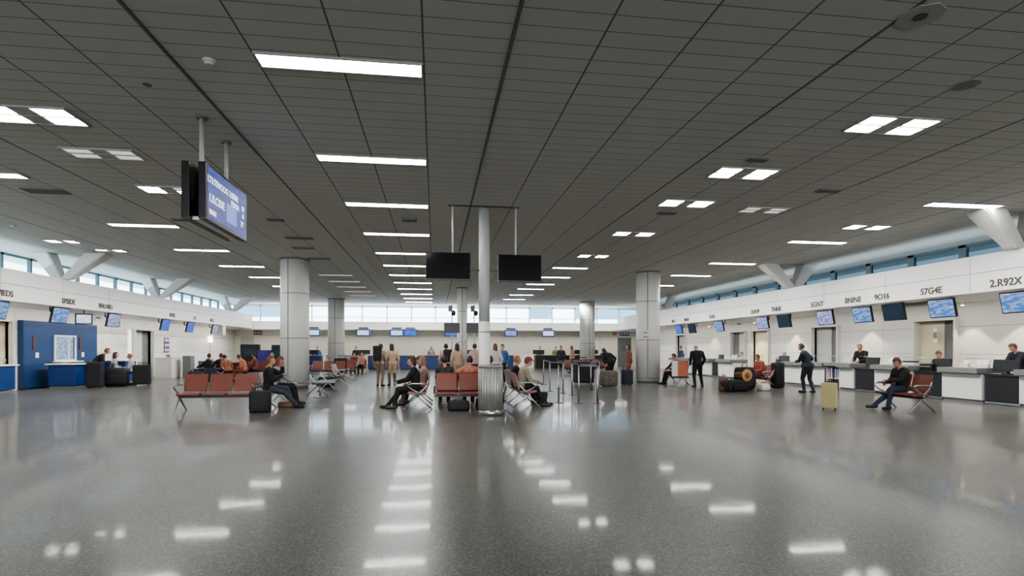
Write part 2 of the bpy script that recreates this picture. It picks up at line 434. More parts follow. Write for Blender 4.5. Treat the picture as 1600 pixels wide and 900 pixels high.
for i, (x, y) in enumerate([(12.7, 11.86), (12.35, 16.6), (12.0, 21.2), (12.0, 24.9), (12.0, 29.0)]):
    strip_light(x, y, '%s strip light from the camera in the ceiling row above the right counters' % ORD[i], 'right row of strip lights')
for i, (x, y) in enumerate([(5.75, 23.3), (5.75, 26.4), (5.6, 29.3), (5.5, 31.7), (5.5, 35.2), (5.5, 38.4)]):
    strip_light(x, y, '%s strip light, beyond the square lights right of centre, counting from the camera' % ORD[i], 'far strip lights right of centre', 1.5)
for i, (x, y) in enumerate([(-4.6, 27.0), (-4.6, 29.5), (-4.6, 32.0), (-4.6, 34.5), (-4.6, 37.0)]):
    strip_light(x, y, '%s dim unlit strip fixture from the camera, left of the central row' % ORD[i], 'dim strip fixtures', 1.5, .3, False)

def square_light(x, y, w, d, label, lit=(1, 1, 1, 1), dim=False):
    t = thing('recessed_square_light', label, 'ceiling light', (x, y, CEIL))
    mb = MB()
    for s in (-1, 1):
        mb.box((0, s*(d/2), -.012), (w+.03, .03, .03)); mb.box((s*(w/2), 0, -.012), (.03, d, .03))
    mb.box((0, 0, -.012), (w, .03, .03))
    mb.box((0, 0, -.012), (w*.24, d, .02))
    mb.build('frame', M_rim, t)
    k = 0
    for sx in (-1, 1):
        for sy in (-1, 1):
            MB().box((sx*w*.31, sy*d*.25, -.01), (w*.35, d*.38, .012)).build('pane', M_light2 if (lit[k] and not dim) else M_dim, t); k += 1
    return t
square_light(-5.95, 9.2, 1.25, .62, 'recessed four-pane ceiling light nearest the left edge of the photo')
square_light(-5.85, 10.85, 1.15, .5, 'dim unlit four-pane ceiling panel behind the leftmost one', dim=True)
square_light(-5.75, 13.1, 1.1, .5, 'recessed four-pane ceiling light just left of the blue hanging screen', (1, 1, 0, 1))
square_light(7.05, 7.78, 1.2, .6, 'largest recessed four-pane ceiling light, nearest on the right')
square_light(6.05, 10.3, 1.2, .6, 'second recessed four-pane ceiling light from the camera on the right')
square_light(5.95, 12.6, 1.2, .55, 'third recessed four-pane ceiling light from the camera on the right')
square_light(5.95, 16.15, 1.2, .5, 'fourth recessed four-pane ceiling light from the camera on the right')
square_light(5.87, 20.2, 1.1, .5, 'small far four-pane ceiling light before the far strip lights on the right')
square_light(12.2, 14.35, 1.2, .5, 'four-pane ceiling light between the two nearest right strip lights')
square_light(8.15, 12.95, 1.1, .5, 'dim unlit four-pane ceiling panel right of centre', dim=True)
square_light(-11.9, 19.8, .9, .4, 'small four-pane light by the left clerestory windows')
square_light(-11.3, 21.4, .9, .4, 'small four-pane light just beyond the first left V brace', (1, 0, 1, 1))

def ceil_vent(x, y, w, d, label):
    t = thing('ceiling_vent', label, 'vent', (x, y, CEIL))
    mb = MB()
    for s in (-1, 1):
        mb.box((0, s*d/2, -.01), (w+.03, .03, .02)); mb.box((s*w/2, 0, -.01), (.03, d, .02))
    mb.build('frame', M_recess, t)
    mb = MB()
    for i in range(6): mb.box((0, -d/2+d*(i+.5)/6, -.012), (w, d/14, .015), (.5, 0, 0))
    mb.build('louvre', M_recess, t)
    MB().box((0, 0, -.004), (w, d, .004)).build('backing', M_dark, t)
for x, y, w, d, l in [(-8.5, 13.6, .8, .35, 'dark louvred vent in the ceiling at the far left'), (5.9, 9.55, .35, .14, 'small vent beside the second right square light'),
                      (-4.48, 20.0, .7, .3, 'dark vent above the large left column'), (-4.2, 18.2, .8, .3, 'grey vent left of the central strip row'),
                      (-4.25, 15.74, .4, .25, 'little vent right of the blue hanging screen'), (-.67, 15.3, .35, .3, 'small square vent under the fourth central strip light'),
                      (-4.4, 22.2, .8, .3, 'vent just past the left column top'), (5.9, 13.6, .45, .2, 'oval-looking dark vent behind the third right square light'),
                      (-6.8, 16.1, .35, .2, 'small vent left of the blue hanging screen'), (8.6, 11.2, .5, .15, 'thin vent slot in the right ceiling')]:
    ceil_vent(x, y, w, d, l)
def detector(x, y, r, label):
    t = thing('smoke_detector', label, 'detector', (x, y, CEIL))
    MB().cyl((0, 0, -.025), r, .025, 24).build('base', M_white, t)
    MB().cyl((0, 0, -.06), r*.55, .035, 24, r*.8).build('sensor', M_plate, t)
detector(-2.7, 7.18, .075, 'white round smoke detector left of the nearest strip light')
detector(-11.78, 17.5, .07, 'small dark-looking detector at the far left ceiling')
t = thing('ceiling_speaker', 'flat round grey ceiling speaker near the right edge', 'speaker', (6.96, 6.46, CEIL))
MB().cyl((0, 0, -.012), .15, .012, 32).build('grille', mat('speaker_grille', (.26, .26, .24), .7, noise=.2, nscale=80), t)
MB().cyl((0, 0, -.008), .165, .008, 32).build('rim', M_rim, t)
tag(MB().cyl((-3.76, 7.95, CEIL-.01), .055, .01, 20).build('blanking_disc', M_recess), 'tiny round cap in the ceiling left of the detector', 'cap')
t = thing('access_hatch', 'eight-sided ceiling hatch plate with dark speckled middle, top right', 'hatch', (5.05, 5.2, CEIL))
MB().cyl((0, 0, -.01), .23, .01, 8, smooth=False).build('plate', mat('hatch_plate', (.42, .42, .39), .7, noise=.1), t)
MB().cyl((0, 0, -.016), .07, .008, 8, smooth=False).build('grille', M_dark, t)
# heavy ceiling track rails running along the hall
for nm, x, a, b in (('trim_60', .87, -2, 12), ('trim_61', -3.13, -2, 10.5), ('trim_62', -2.67, 16.5, 40)):
    struct(MB().box((x, (a+b)/2, CEIL-.012), (.026, b-a, .02)).build(nm, M_paper if nm == 'trim_62' else M_recess))

# ------------------------------------------------------------------ screens
def screen_mat(name, base, blobs, s, scale=3.0, thr=.55):
    m, nt, b = new_mat(name)
    tc = nt.nodes.new('ShaderNodeTexCoord'); mp = nt.nodes.new('ShaderNodeMapping')
    mp.inputs['Scale'].default_value = (scale, scale, scale*3)
    nz = nt.nodes.new('ShaderNodeTexNoise'); nz.inputs['Scale'].default_value = 3; nz.inputs['Detail'].default_value = 3
    nt.links.new(tc.outputs['Object'], mp.inputs[0]); nt.links.new(mp.outputs[0], nz.inputs['Vector'])
    cr = nt.nodes.new('ShaderNodeValToRGB')
    cr.color_ramp.elements[0].position = thr-.12; cr.color_ramp.elements[0].color = (*base, 1)
    cr.color_ramp.elements[1].position = thr+.12; cr.color_ramp.elements[1].color = (*blobs, 1)
    nt.links.new(nz.outputs['Fac'], cr.inputs[0]); nt.links.new(cr.outputs[0], b.inputs['Emission Color'])
    b.inputs['Emission Strength'].default_value = s
    b.inputs['Base Color'].default_value = (.01, .01, .02, 1); b.inputs['Roughness'].default_value = .4; b.inputs['Specular IOR Level'].default_value = .15
    return m
S_map = screen_mat('screen_map', (.08, .24, .62), (.50, .58, .80), .62, 1.6)
S_blue = screen_mat('screen_blue', (.03, .13, .62), (.22, .36, .85), .6)
S_pale = screen_mat('screen_pale', (.16, .20, .62), (.60, .62, .90), .6, 2, .5)
S_off = screen_mat('screen_off', (.012, .03, .045), (.06, .10, .13), .5, 5, .6)
S_white = screen_mat('screen_white_rows', (.25, .45, .9), (.9, .93, 1), .8, 4, .46)

def side_monitor(X, y, z, sgn, w, h, sm, label, group=None, tilt=12):
    """wall-side screen; sgn=-1: faces -x (right wall), +1 faces +x (left wall)."""
    t = thing('monitor', label, 'monitor', (X, y, z), PI/2 if sgn > 0 else -PI/2, group)
    # local: the screen faces -Y before rotating
    tl = math.radians(tilt)
    MB().box((0, 0, 0), (w, .07, h), (tl, 0, 0), bev=.012).build('casing', M_dark, t)
    c, s = math.cos(tl), math.sin(tl)
    MB().box((0, -.037*c, -.037*s), (w-.06, .006, h-.06), (tl, 0, 0)).build('screen', sm, t)
    MB().box((0, .05, 0), (w*.45, .10, h*.5), (tl, 0, 0), bev=.01).build('back_housing', M_dark, t)
    MB().tube([(0, .10, h*.1), (0, .3, h*.25), (0, .3, 3.04-z)], .025, 8).build('bracket', M_dark, t)
    return t
RM = [(12.37, S_map, 'nearest the right edge, sea-blue map with a red mark'), (14.53, S_map, 'above the cream doorway at the right'), (16.28, S_off, 'switched off and dark, third from the right edge'),
      (17.62, S_map, 'above the blonde clerk, blue and white picture'), (19.48, S_pale, 'above the man in the navy shirt, lilac picture'), (22.04, S_off, 'switched off, above the lit cream double door'),
      (23.61, S_pale, 'just left of a switched-off one, over the grey door'), (27.53, S_map, 'fourth from the right column, small and bright'), (30.67, S_off, 'dark one second from the right column'),
      (32.4, S_blue, 'closest to the right column')]
for y, sm, l in RM:
    side_monitor(14.85, y, 2.72, -1, .86, .56, sm, 'wall screen under right bulkhead, ' + l)
LM = [(19.35, S_map, 'cut by the left edge'), (22.3, S_map, 'above the blue partition'), (25.7, S_pale, 'right of the blue partition'), (30.3, S_blue, 'past the lift doorway, first of three'),
      (33.2, S_blue, 'second of the three past the lift doorway'), (36.7, S_pale, 'at the far end beside a white box')]
for y, sm, l in LM:
    side_monitor(-13.5, y, 2.74, 1, .88, .58, sm, 'wall screen under left bulkhead, ' + l)
t = thing('monitor', 'small pale screen facing the hall between two tilted left screens', 'monitor', (-13.6, 23.9, 2.69), math.radians(30))
MB().box((0, 0, 0), (.55, .07, .42), bev=.01).build('casing', M_dark, t); MB().box((0, -.037, 0), (.46, .006, .33)).build('screen', S_white, t)
MB().tube([(0, .02, .18), (0, .02, .37)], .02, 8).build('bracket', M_dark, t)
for i, (x, sm) in enumerate([(-8.96, S_white), (-5.33, S_white), (-2.85, S_white), (-1.84, S_blue), (1.27, S_blue), (5.92, S_pale), (8.89, S_white), (12.02, S_blue)]):
    t = thing('monitor', '%s blue screen from the left along the far wall bulkhead' % ORD[i], 'monitor', (x, 43.15, 2.76))
    MB().box((0, 0, 0), (1.02, .1, .54), bev=.015).build('casing', M_bluec, t)
    MB().box((0, -.055, 0), (.84, .01, .36)).build('screen', sm, t)
    MB().box((0, .12, .26), (.6, .22, .06)).build('bracket', M_recess, t)
    tag(MB().box((0, 0, 0), (.72, .03, .10)).build('number_sign', M_text, loc=(x, 43.27, 3.13)), 'small dark number plate above the %s far blue screen' % ORD[i], 'sign')

# signs on the bulkheads
def text_mesh(s, size, name, m, parent=None, ext=.004, align='CENTER', wd=1.0):
    cu = bpy.data.curves.new(name, 'FONT'); cu.body = s; cu.size = size; cu.extrude = ext
    cu.align_x = align; cu.align_y = 'CENTER'; cu.offset = size*.02
    o = bpy.data.objects.new(name, cu); COL.objects.link(o); bpy.context.view_layer.update()
    me = bpy.data.meshes.new_from_object(o.evaluated_get(bpy.context.evaluated_depsgraph_get()))
    bpy.data.objects.remove(o); bpy.data.curves.remove(cu)
    me.transform(Matrix.Rotation(PI/2, 4, 'X') @ Matrix.Diagonal((wd, 1, 1, 1)))   # upright, reads from -Y
    me.materials.clear(); me.materials.append(m)
    ob = bpy.data.objects.new(name, me); COL.objects.link(ob)
    if parent: ob.parent = parent
    return ob
for y, s in [(12.48, '2.R92X'), (14.65, 'S7G4E'), (16.49, '9O16'), (17.77, 'BNINE'), (19.62, 'EGNT'), (22.22, 'TNNE'), (23.81, 'SNN9'), (27.8, 'SUSA'), (30.83, 'MNH'), (32.59, 'MNT')]:
    o = text_mesh(s, .27, 'counter_sign', M_text, wd=1.0); o.location = (14.59, y, 3.23); o.rotation_euler = (0, 0, -PI/2)
    tag(o, 'dark lettering %s on the right bulkhead' % s, 'sign')
for y, s in [(19.3, 'CIVIEDS'), (22.47, 'SPSIDE'), (24.8, 'BNLABG'), (30.62, 'BNB2'), (33.3, 'E1S'), (35.74, 'ALLS')]:
    o = text_mesh(s, .26, 'counter_sign', M_text, wd=1.0); o.location = (-13.29, y, 3.25); o.rotation_euler = (0, 0, PI/2)
    tag(o, 'dark lettering %s on the left bulkhead' % s, 'sign')

# big hanging two-sided display on the left
def big_panel(x, face, sm, label):
    t = thing('hanging_display', label, 'display', (x, 9.56, 3.83), PI/2 if face > 0 else -PI/2)
    MB().box((0, .03, 0), (1.78, .11, .84), bev=.015).build('casing', M_dark, t)
    MB().box((0, -.028, 0), (1.68, .006, .75)).build('screen', sm, t)
    return t
S_board = screen_mat('board_blue', (.06, .09, .34), (.10, .15, .50), .5, 1.2, .5)
S_board2 = emis('board_light_patch', (.22, .32, .75), .4)
bp1 = big_panel(-3.33, 1, S_board, 'hanging blue information screen with white lettering, facing right')
M_glow = emis('board_lettering', (.80, .84, 1), .7); M_gold = emis('board_gold', (.8, .66, .4), .8)
for s, px_, pz, sz in [('LT3:TENOOG 3.0ENR', -.22, .19, .135), ('N2A2A', .28, .06, .12), ('1.8.C03E', -.50, -.08, .17)]:
    o = text_mesh(s, sz, 'lettering', M_glow, bp1, .002); o.location = (px_, -.034, pz)
for s, px_, pz, sz in [('00', .66, .10, .12), ('M', .66, -.03, .11), ('7Y', .62, -.18, .14)]:
    o = text_mesh(s, sz, 'lettering', M_glow, bp1, .002); o.location = (px_, -.034, pz)
MB().box((.12, -.0335, -.13), (.46, .004, .3), bev=.0).build('light_patch', S_board2, bp1)
MB().box((-.66, -.0335, -.28), (.26, .004, .07)).build('gold_patch', M_gold, bp1)
big_panel(-3.62, -1, mat('off_screen', (.006, .006, .007), .15, noise=.1), 'black back of the twin hanging screen, left of the blue one')
for i, y in enumerate((8.95, 9.95)):
    t = thing('hanging_pole', ['nearer', 'farther'][i]+' steel pole dropping from the ceiling to the left hanging screens', 'pole', (-3.475, y, 0))
    MB().cyl((0, 0, 3.75), .032, 1.25, 20).build('tube', M_rim, t)
    MB().cyl((0, 0, CEIL-.03), .075, .03, 24, .09).build('flange', M_recess, t)
tag(MB().box((-3.475, 9.5, 3.44), (.12, 1.5, .05), bev=.01).build('mounting_rail', M_chrome), 'steel rail joining the undersides of the left hanging screens', 'rail')

# central pair of black screens either side of the pillar
off2 = mat('tv_glass', (.004, .004, .005), .12, noise=.1)
for i, (x, dz) in enumerate([(.325, 0), (2.07, -.02)]):
    t = thing('hanging_television', 'black switched-off screen hanging %s of the narrow white pillar' % ['left', 'right'][i], 'television', (x, 13.5, 3.5+dz))
    MB().box((0, 0, 0), (1.08, .07, .67), bev=.012).build('casing', M_dark, t)
    MB().box((0, -.037, .01), (1.04, .005, .62)).build('screen', off2, t)
    MB().box((.4, -.041, -.05), (.008, .003, .008)).build('power_light', M_paper, t)
    t2 = thing('hanging_pole', 'thin white pole holding the %s black screen by the pillar' % ['left', 'right'][i], 'pole', (x+(.11 if i == 0 else -.09), 13.57, 0))
    MB().cyl((0, 0, 3.5), .02, 1.5, 16).build('tube', M_white, t2)
    MB().box((0, 0, CEIL-.012), (.16, .16, .024), bev=.004).build('flange', M_recess, t2)
    x0, x1 = (.86, 1.09) if i == 0 else (1.35, 1.53)
    tag(MB().box(((x0+x1)/2, 13.6, 3.43), (x1-x0, .03, .035)).build('support_bar', M_dark), 'short black bar from the pillar to the %s black screen' % ['left', 'right'][i], 'bar')
mb = MB()
mb.box((1.2, 13.55, CEIL-.015), (1.75, .03, .03)); mb.build('ceiling_rail', M_dark).name = 'trim_63'
struct(bpy.data.objects['trim_63'])

# small pole-mounted pair far behind
for i, x in enumerate((.86, 1.98)):
    t = thing('screen_stand', 'slim pole stand with a dark screen and camera, %s of the far slim column' % ['left', 'right'][i], 'screen stand', (x, 28.1, 0))
    MB().cyl((0, 0, .03), .03, 3.7, 12).build('pole', M_alu, t)
    MB().cyl((0, 0, 0), .25, .03, 24).build('base', M_recess, t)
    MB().box((0, -.06, 2.58), (.78, .06, .5), bev=.01).build('screen', M_dark, t)
    MB().box((-.08, -.06, 3.55), (.2, .2, .3), bev=.04).build('camera_housing', M_recess, t)
    MB().ell((.08, -.1, 3.32), (.11, .11, .14)).build('camera_dome', M_dark, t)

# hall signage on the far side
def notice(x, y, z, w, h, m, label, rz=0, rows=0, mt=M_paper):
    t = thing('notice', label, 'sign', (x, y, z), rz)
    MB().box((0, 0, 0), (w, .02, h)).build('board', m, t)
    if rows:
        mb = MB()
        for r in range(rows):
            for k in range(3):
                mb.box((-w*.3+k*w*.3, -.012, h*.5-h*(r+.5)/rows), (w*.2, .004, h*.45/rows))
        mb.build('printed_marks', mt, t)
M_red = mat('sign_red', (.42, .03, .025), .5, noise=.1)
M_sb = mat('sign_blue', (.02, .10, .32), .5, noise=.1)
notice(15.13, 45.58, 2.88, .34, .32, M_red, 'small square red sign on the far wall near the right corner', rows=1)
notice(16.0, 45.58, 2.86, .85, .4, M_sb, 'blue sign beside the small red one in the far right corner', rows=1)
notice(-13.6, 45.58, 2.8, .62, .3, M_text, 'dark sign with two pale squares in the far left corner', rows=1)
notice(9.28, 23.68, 2.15, .22, .36, M_paper, 'white notice with red blocks on the large right column', math.radians(-14), 2, M_red)
notice(-15.28, 27.9, 2.95, .4, .25, M_paper, 'little white sign above the wall right of blue partition', PI/2, 1, M_text)
notice(-15.26, 29.45, 2.8, .42, .34, M_text, 'black plate with white digits above the lift doorway', PI/2, 2)
M_purple = mat('poster_purple', (.12, .07, .18), .6, noise=.5, nscale=9)
notice(-15.28, 34.5, 1.75, .62, .85, M_purple, 'dark purple poster on the left wall past the lift doorway', PI/2, 3)
notice(-15.28, 34.7, 1.12, .4, .18, M_purple, 'short purple plate under the purple poster', PI/2)
notice(17.48, 30.15, 3.0, .5, .36, M_paper, 'white lit sign above the grey door on the right wall', -PI/2, 1, M_red)
notice(17.4, 17.3, 2.0, .16, .5, M_paper, 'narrow white phone panel on the grey side panel by the cream door', -PI/2, 1, M_text)

# ------------------------------------------------------------------ left blue partition with booth
p = thing('blue_partition', 'tall blue partition with pale booth window on the left wall', 'partition', (0, 0, 0))
mb = MB()
for (a, b, z0, z1) in [(22.95, 24.62, 0, 2.55), (24.62, 25.95, 0, 1.02), (24.62, 25.95, 2.0, 2.55), (25.95, 27.5, 0, 2.55)]:
    mb.box((-15.2, (a+b)/2, (z0+z1)/2+.04), (.2, b-a, z1-z0))
mb.build('panel', M_blue, p)
mb = MB()
for yy in (24.64, 25.93): mb.box((-15.08, yy, 1.55), (.06, .06, 1.0))
for zz in (1.05, 2.05): mb.box((-15.08, 25.28, zz), (.06, 1.35, .06))
mb.box((-15.08, 25.5, 1.55), (.04, .04, .96)); mb.build('window_frame', M_paper, p)
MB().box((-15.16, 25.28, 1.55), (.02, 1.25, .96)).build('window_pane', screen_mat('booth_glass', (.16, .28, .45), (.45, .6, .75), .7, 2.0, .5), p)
MB().box((-14.98, 25.28, 1.0), (.36, 1.5, .04)).build('sill', M_paper, p)
for yy in (23.5, 26.3):
    MB().box((-15.09, yy, 1.75), (.02, .16, .55)).build('reflection_plate', mat('dark_rust', (.08, .03, .04), .4, noise=.3), p)
    MB().box((-15.09, yy+.15, 1.28), (.02, .16, .2)).build('small_notice', M_paper, p)
def blue_desk(x, y, w, d, h, label):
    t = thing('service_desk', label, 'desk', (x, y, 0))
    MB().box((0, 0, h/2+.04), (w, d, h-.12), bev=.01).build('body', M_bluec, t)
    MB().box((0, 0, .04), (w-.06, d-.06, .08)).build('plinth', M_recess, t)
    MB().box((0, 0, h), (w+.16, d+.16, .045), bev=.008).build('desktop', M_paper, t)
blue_desk(-14.2, 24.0, .95, .8, .93, 'blue service desk with white top in front of the booth window')
blue_desk(-14.55, 25.35, .55, .4, .72, 'low blue side shelf just right of the blue service desk')
blue_desk(-14.2, 27.2, 1.3, .9, 1.0, 'blue and white desk under the person leaning over, left side')
blue_desk(-14.9, 21.35, .6, .9, .95, 'dark blue desk cut by the left edge of the photo')
# half-height white counters further along the left wall
def low_unit(x, y, w, d, h, m, label, rz=0):
    t = thing('low_counter', label, 'counter', (x, y, 0), rz)
    MB().box((0, 0, h/2), (w, d, h), bev=.01).build('body', m, t)
    MB().box((0, 0, h+.015), (w+.06, d+.06, .03), bev=.005).build('worktop', M_plate, t)
low_unit(-13.9, 31.6, .8, 1.2, 1.05, M_plate, 'pale half-height counter left of the grey kiosk')
low_unit(-13.0, 31.8, .4, .5, 1.15, M_recess, 'grey upright kiosk box beside the pale counter at left')
low_unit(-12.5, 33.3, .9, .8, .85, M_recess, 'low grey desk behind the kiosk box, left side')
# kiosks and banner between the left group and the large column
def kiosk(x, y, w, h, m, label):
    t = thing('kiosk', label, 'kiosk', (x, y, 0))
    MB().box((0, 0, .03), (w+.1, .5, .06)).build('base', M_recess, t)
    MB().box((0, 0, h/2+.05), (w, .3, h-.05), bev=.03).build('cabinet', m, t)
    MB().box((0, -.155, h*.74), (w*.7, .01, h*.25), (-.02, 0, 0)).build('screen', S_off, t)
kiosk(-11.7, 37.7, 1.15, 1.8, M_blackpanel, 'wide dark kiosk behind the left waiting group')
kiosk(-9.5, 35.6, .6, 1.75, M_blackpanel, 'narrow dark kiosk touching the left edge of the large column')
t = thing('banner_stand', 'purple upright banner between the two dark kiosks', 'banner', (-10.3, 35.9, 0))
MB().box((0, 0, .03), (.9, .4, .06)).build('base', M_recess, t)
MB().box((0, 0, .75), (.85, .03, 1.4)).build('banner', mat('banner_purple', (.07, .05, .30), .6, noise=.5, nscale=6), t)
tag(MB().box((-15.27, 30.55, 1.75), (.04, .28, 1.5), bev=.005).build('lit_panel', emis('lit_panel', (1, .98, .94), .8)), 'bright white upright panel beside the left lift doorway', 'panel')
# wall lamp
t = thing('wall_lamp', 'glowing square wall lamp on a thin stem, far left wall', 'lamp', (-15.2, 40.6, 2.2))
MB().box((0, 0, 0), (.2, .34, .42), bev=.02).build('shade', emis('lamp_shade', (1, .86, .62), 3.0), t)
MB().tube([(0, 0, -.2), (0, 0, -.9)], .02, 8).build('stem', M_alu, t)
tag(MB().box((-13.6, 37.9, 2.75), (.5, .5, .7), bev=.02).build('white_box', M_plate), 'white box hanging under the left bulkhead at its far end', 'box')
tag(MB().box((15.9, 16.6, 2.98), (.35, 1.6, .07), bev=.01).build('soffit_luminaire', M_rim), 'flat grey fitting under the right bulkhead beside the dark screen', 'fitting')

# ------------------------------------------------------------------ right-hand counters (fronts at x=15)
def white_counter(y0, y1, label, X=15.0, sgn=1, z=.98):
    t = thing('check_in_counter', label, 'counter', (X, (y0+y1)/2, 0))
    L = y1-y0
    MB().box((sgn*.4, 0, .45), (.75, L, .72), bev=.008).build('body', M_plate, t)
    MB().box((sgn*.41, 0, .04), (.66, L-.02, .1)).build('plinth', M_recess, t)
    MB().box((sgn*.35, 0, z-.075), (.98, L+.02, .15), bev=.012).build('worktop', M_grey, t)
    MB().tube([(sgn*.78, -L/2+.05, z), (sgn*.78, -L/2+.05, z+.25), (sgn*.78, L/2-.05, z+.25), (sgn*.78, L/2-.05, z)], .012, 8).build('rail', M_alu, t)
    return t
def black_desk(y0, y1, label, X=15.06, sgn=1, z=.80):
    t = thing('black_desk', label, 'desk', (X, (y0+y1)/2, 0))
    L = y1-y0
    MB().box((sgn*.35, 0, z/2+.04), (.68, L-.02, z-.1), bev=.008).build('body', M_blackpanel, t)
    MB().box((sgn*.36, 0, .045), (.7, L, .06)).build('kick_rail', M_alu, t)
    MB().box((sgn*.38, 0, z), (.8, L, .04), bev=.006).build('desktop', M_blackpanel, t)
    return t
white_counter(10.3, 12.5, 'white check-in counter with grey top cut by the right edge')
black_desk(12.5, 13.45, 'black-fronted desk before the clerk in the dark suit')
white_counter(13.5, 14.72, 'white check-in counter between the suited clerk and the seated clerk')
black_desk(14.74, 15.75, 'black-fronted desk behind the red chair, seated clerk at it')
white_counter(15.77, 17.3, 'white check-in counter behind the reading man')
black_desk(17.32, 18.25, 'black-fronted desk before the blonde clerk')
white_counter(18.27, 18.95, 'short white counter just left of the blonde clerk desk')
t = thing('open_shelf', 'open counter shelf holding bluish papers, above the beige suitcase', 'shelf', (15.0, 19.35, 0))
MB().box((.4, 0, .93), (.9, .78, .12), bev=.01).build('worktop', M_grey, t)
MB().box((.75, 0, .45), (.05, .76, .86)).build('back_panel', M_plate, t)
for s in (-.37, .37): MB().box((.4, s, .45), (.75, .03, .86)).build('side_panel', M_plate, t)
MB().box((.4, 0, .4), (.7, .72, .03)).build('shelf_board', M_plate, t)
for k in range(5): tag(MB().box((15.25, 19.1+.13*k, .60), (.35, .03, .34), (0, 0, .1*(k-2))).build('folder', mat('folder_%d' % k, (.25+.08*k, .38, .55), .6, noise=.2)),
    '%s pale blue folder from the right on the open counter shelf' % ORD[k], 'folder', 'folders on the open shelf')
white_counter(19.75, 22.28, 'long white counter the man in the navy shirt walks past')
black_desk(22.3, 23.35, 'black desk behind the red-coated seated person')
white_counter(26.5, 28.0, 'white counter left of the open grey doorway')
black_desk(28.02, 28.7, 'narrow dark desk right of the man in the black coat')
white_counter(28.72, 30.6, 'white counter behind the man in the black coat')
white_counter(31.2, 34.0, 'white counter farthest along right wall')
# things on the desks
def terminal(x, y, z, rz, label, w=.5):
    t = thing('computer_terminal', label, 'computer', (x, y, z), rz)
    MB().box((0, 0, .24), (w, .05, .32), (-.12, 0, 0), bev=.01).build('monitor_back', M_dark, t)
    MB().box((0, .06, .06), (.06, .05, .12)).build('stand', M_dark, t)
    MB().box((0, .08, .012), (.26, .2, .024), bev=.005).build('foot', M_dark, t)
    MB().box((0, .33, .015), (.42, .15, .03), bev=.004).build('keyboard', M_dark, t)
terminal(15.35, 13.1, .82, -PI/2, 'black terminal before the suited clerk', .7)
terminal(15.4, 15.05, .82, -PI/2, 'black terminal before the seated clerk', .55)
terminal(15.35, 17.75, .82, -PI/2, 'black terminal before the blonde clerk', .6)
terminal(15.35, 22.8, .82, -PI/2, 'black terminal behind the red-coated person', .7)
terminal(15.4, 28.35, .82, -PI/2, 'small terminal right of the man in the black coat', .5)
def printer(x, y, z, label):
    t = thing('printer', label, 'printer', (x, y, z), -PI/2)
    MB().box((0, 0, .12), (.45, .38, .24), bev=.03).build('casing', M_dark, t)
    MB().box((0, -.18, .15), (.36, .1, .02), (.3, 0, 0)).build('paper_tray', M_recess, t)
printer(15.45, 15.52, .82, 'black printer at the far end of the seated clerk desk')
printer(15.5, 23.1, .82, 'black printer beside the terminal behind red-coated person')
def brochures(x, y, z, label, h=.22):
    t = thing('brochure_holder', label, 'brochure holder', (x, y, z), -PI/2)
    MB().box((0, .03, h/2), (.2, .02, h), (-.15, 0, 0)).build('back_plate', M_paper, t)
    MB().box((0, -.02, .05), (.2, .08, .1), bev=.005).build('pocket', M_plate, t)
    MB().box((0, 0, h*.55), (.15, .02, h*.7), (-.15, 0, 0)).build('leaflet', M_paper, t)
for (y, l) in [(14.3, 'white leaflet holder on the counter near the cream door'), (13.9, 'clear-looking pale holder left of the suited clerk'), (13.7, 'small pale holder nearest the suited clerk'),
               (17.0, 'white paper holder behind the reading man'), (16.7, 'second pale holder behind the reading man'), (27.2, 'white holder left of the grey doorway'),
               (26.9, 'pale paper stack holder next to grey doorway'), (29.2, 'white holder right of black coated man')]:
    brochures(15.4, y, .98, l)
tag(MB().box((15.5, 16.4, 1.1), (.1, .7, .05), bev=.01).build('barrier_bar', M_dark), 'black horizontal bar on the counter right of the blonde clerk', 'bar')
# far counters
def far_counter(x0, x1, m, label, h=1.02):
    t = thing('far_counter', label, 'counter', ((x0+x1)/2, 42.6, 0))
    MB().box((0, 0, h/2+.03), (x1-x0, .7, h-.06), bev=.01).build('body', m, t)
    MB().box((0, 0, .03), (x1-x0-.1, .6, .06)).build('plinth', M_recess, t)
    MB().box((0, 0, h+.02), (x1-x0+.06, .8, .04)).build('worktop', M_grey, t)
for i, (a, b, m, l) in enumerate([(-13.4, -11.2, M_plate, 'pale far counter in the left corner'), (-9.6, -8.2, M_bluec, 'blue far counter right of large left column'), (-7.9, -5.2, M_plate, 'pale counter between the two left columns and lilac seats'),
                   (-4.9, -2.7, M_bluec, 'widest blue far counter, left of the standing couple'), (-2.6, -1.5, M_bluec, 'blue far counter right of the standing couple'), (-1.2, 1.0, M_bluec, 'blue far counter with the woman in sunglasses behind'),
                   (1.3, 4.4, M_plate, 'pale far counter hidden partly by the pillar'), (4.7, 6.0, M_bluec, 'small blue far counter right of the pillar'), (7.7, 10.4, M_blackpanel, 'black far counter behind the queue posts'), (10.6, 13.2, M_blackpanel, 'black far counter behind the red seats')]):
    far_counter(a, b, m, l)
for i, (x, y) in enumerate([(-5.2, 42.5), (-8.9, 42.5), (8.0, 42.5), (11.3, 42.5), (2.4, 42.5), (12.3, 42.5)]):
    terminal(x, y, 1.06, 0, '%s dark terminal from left on the far counters' % ORD[[1, 0, 3, 4, 2, 5][i]], .9)

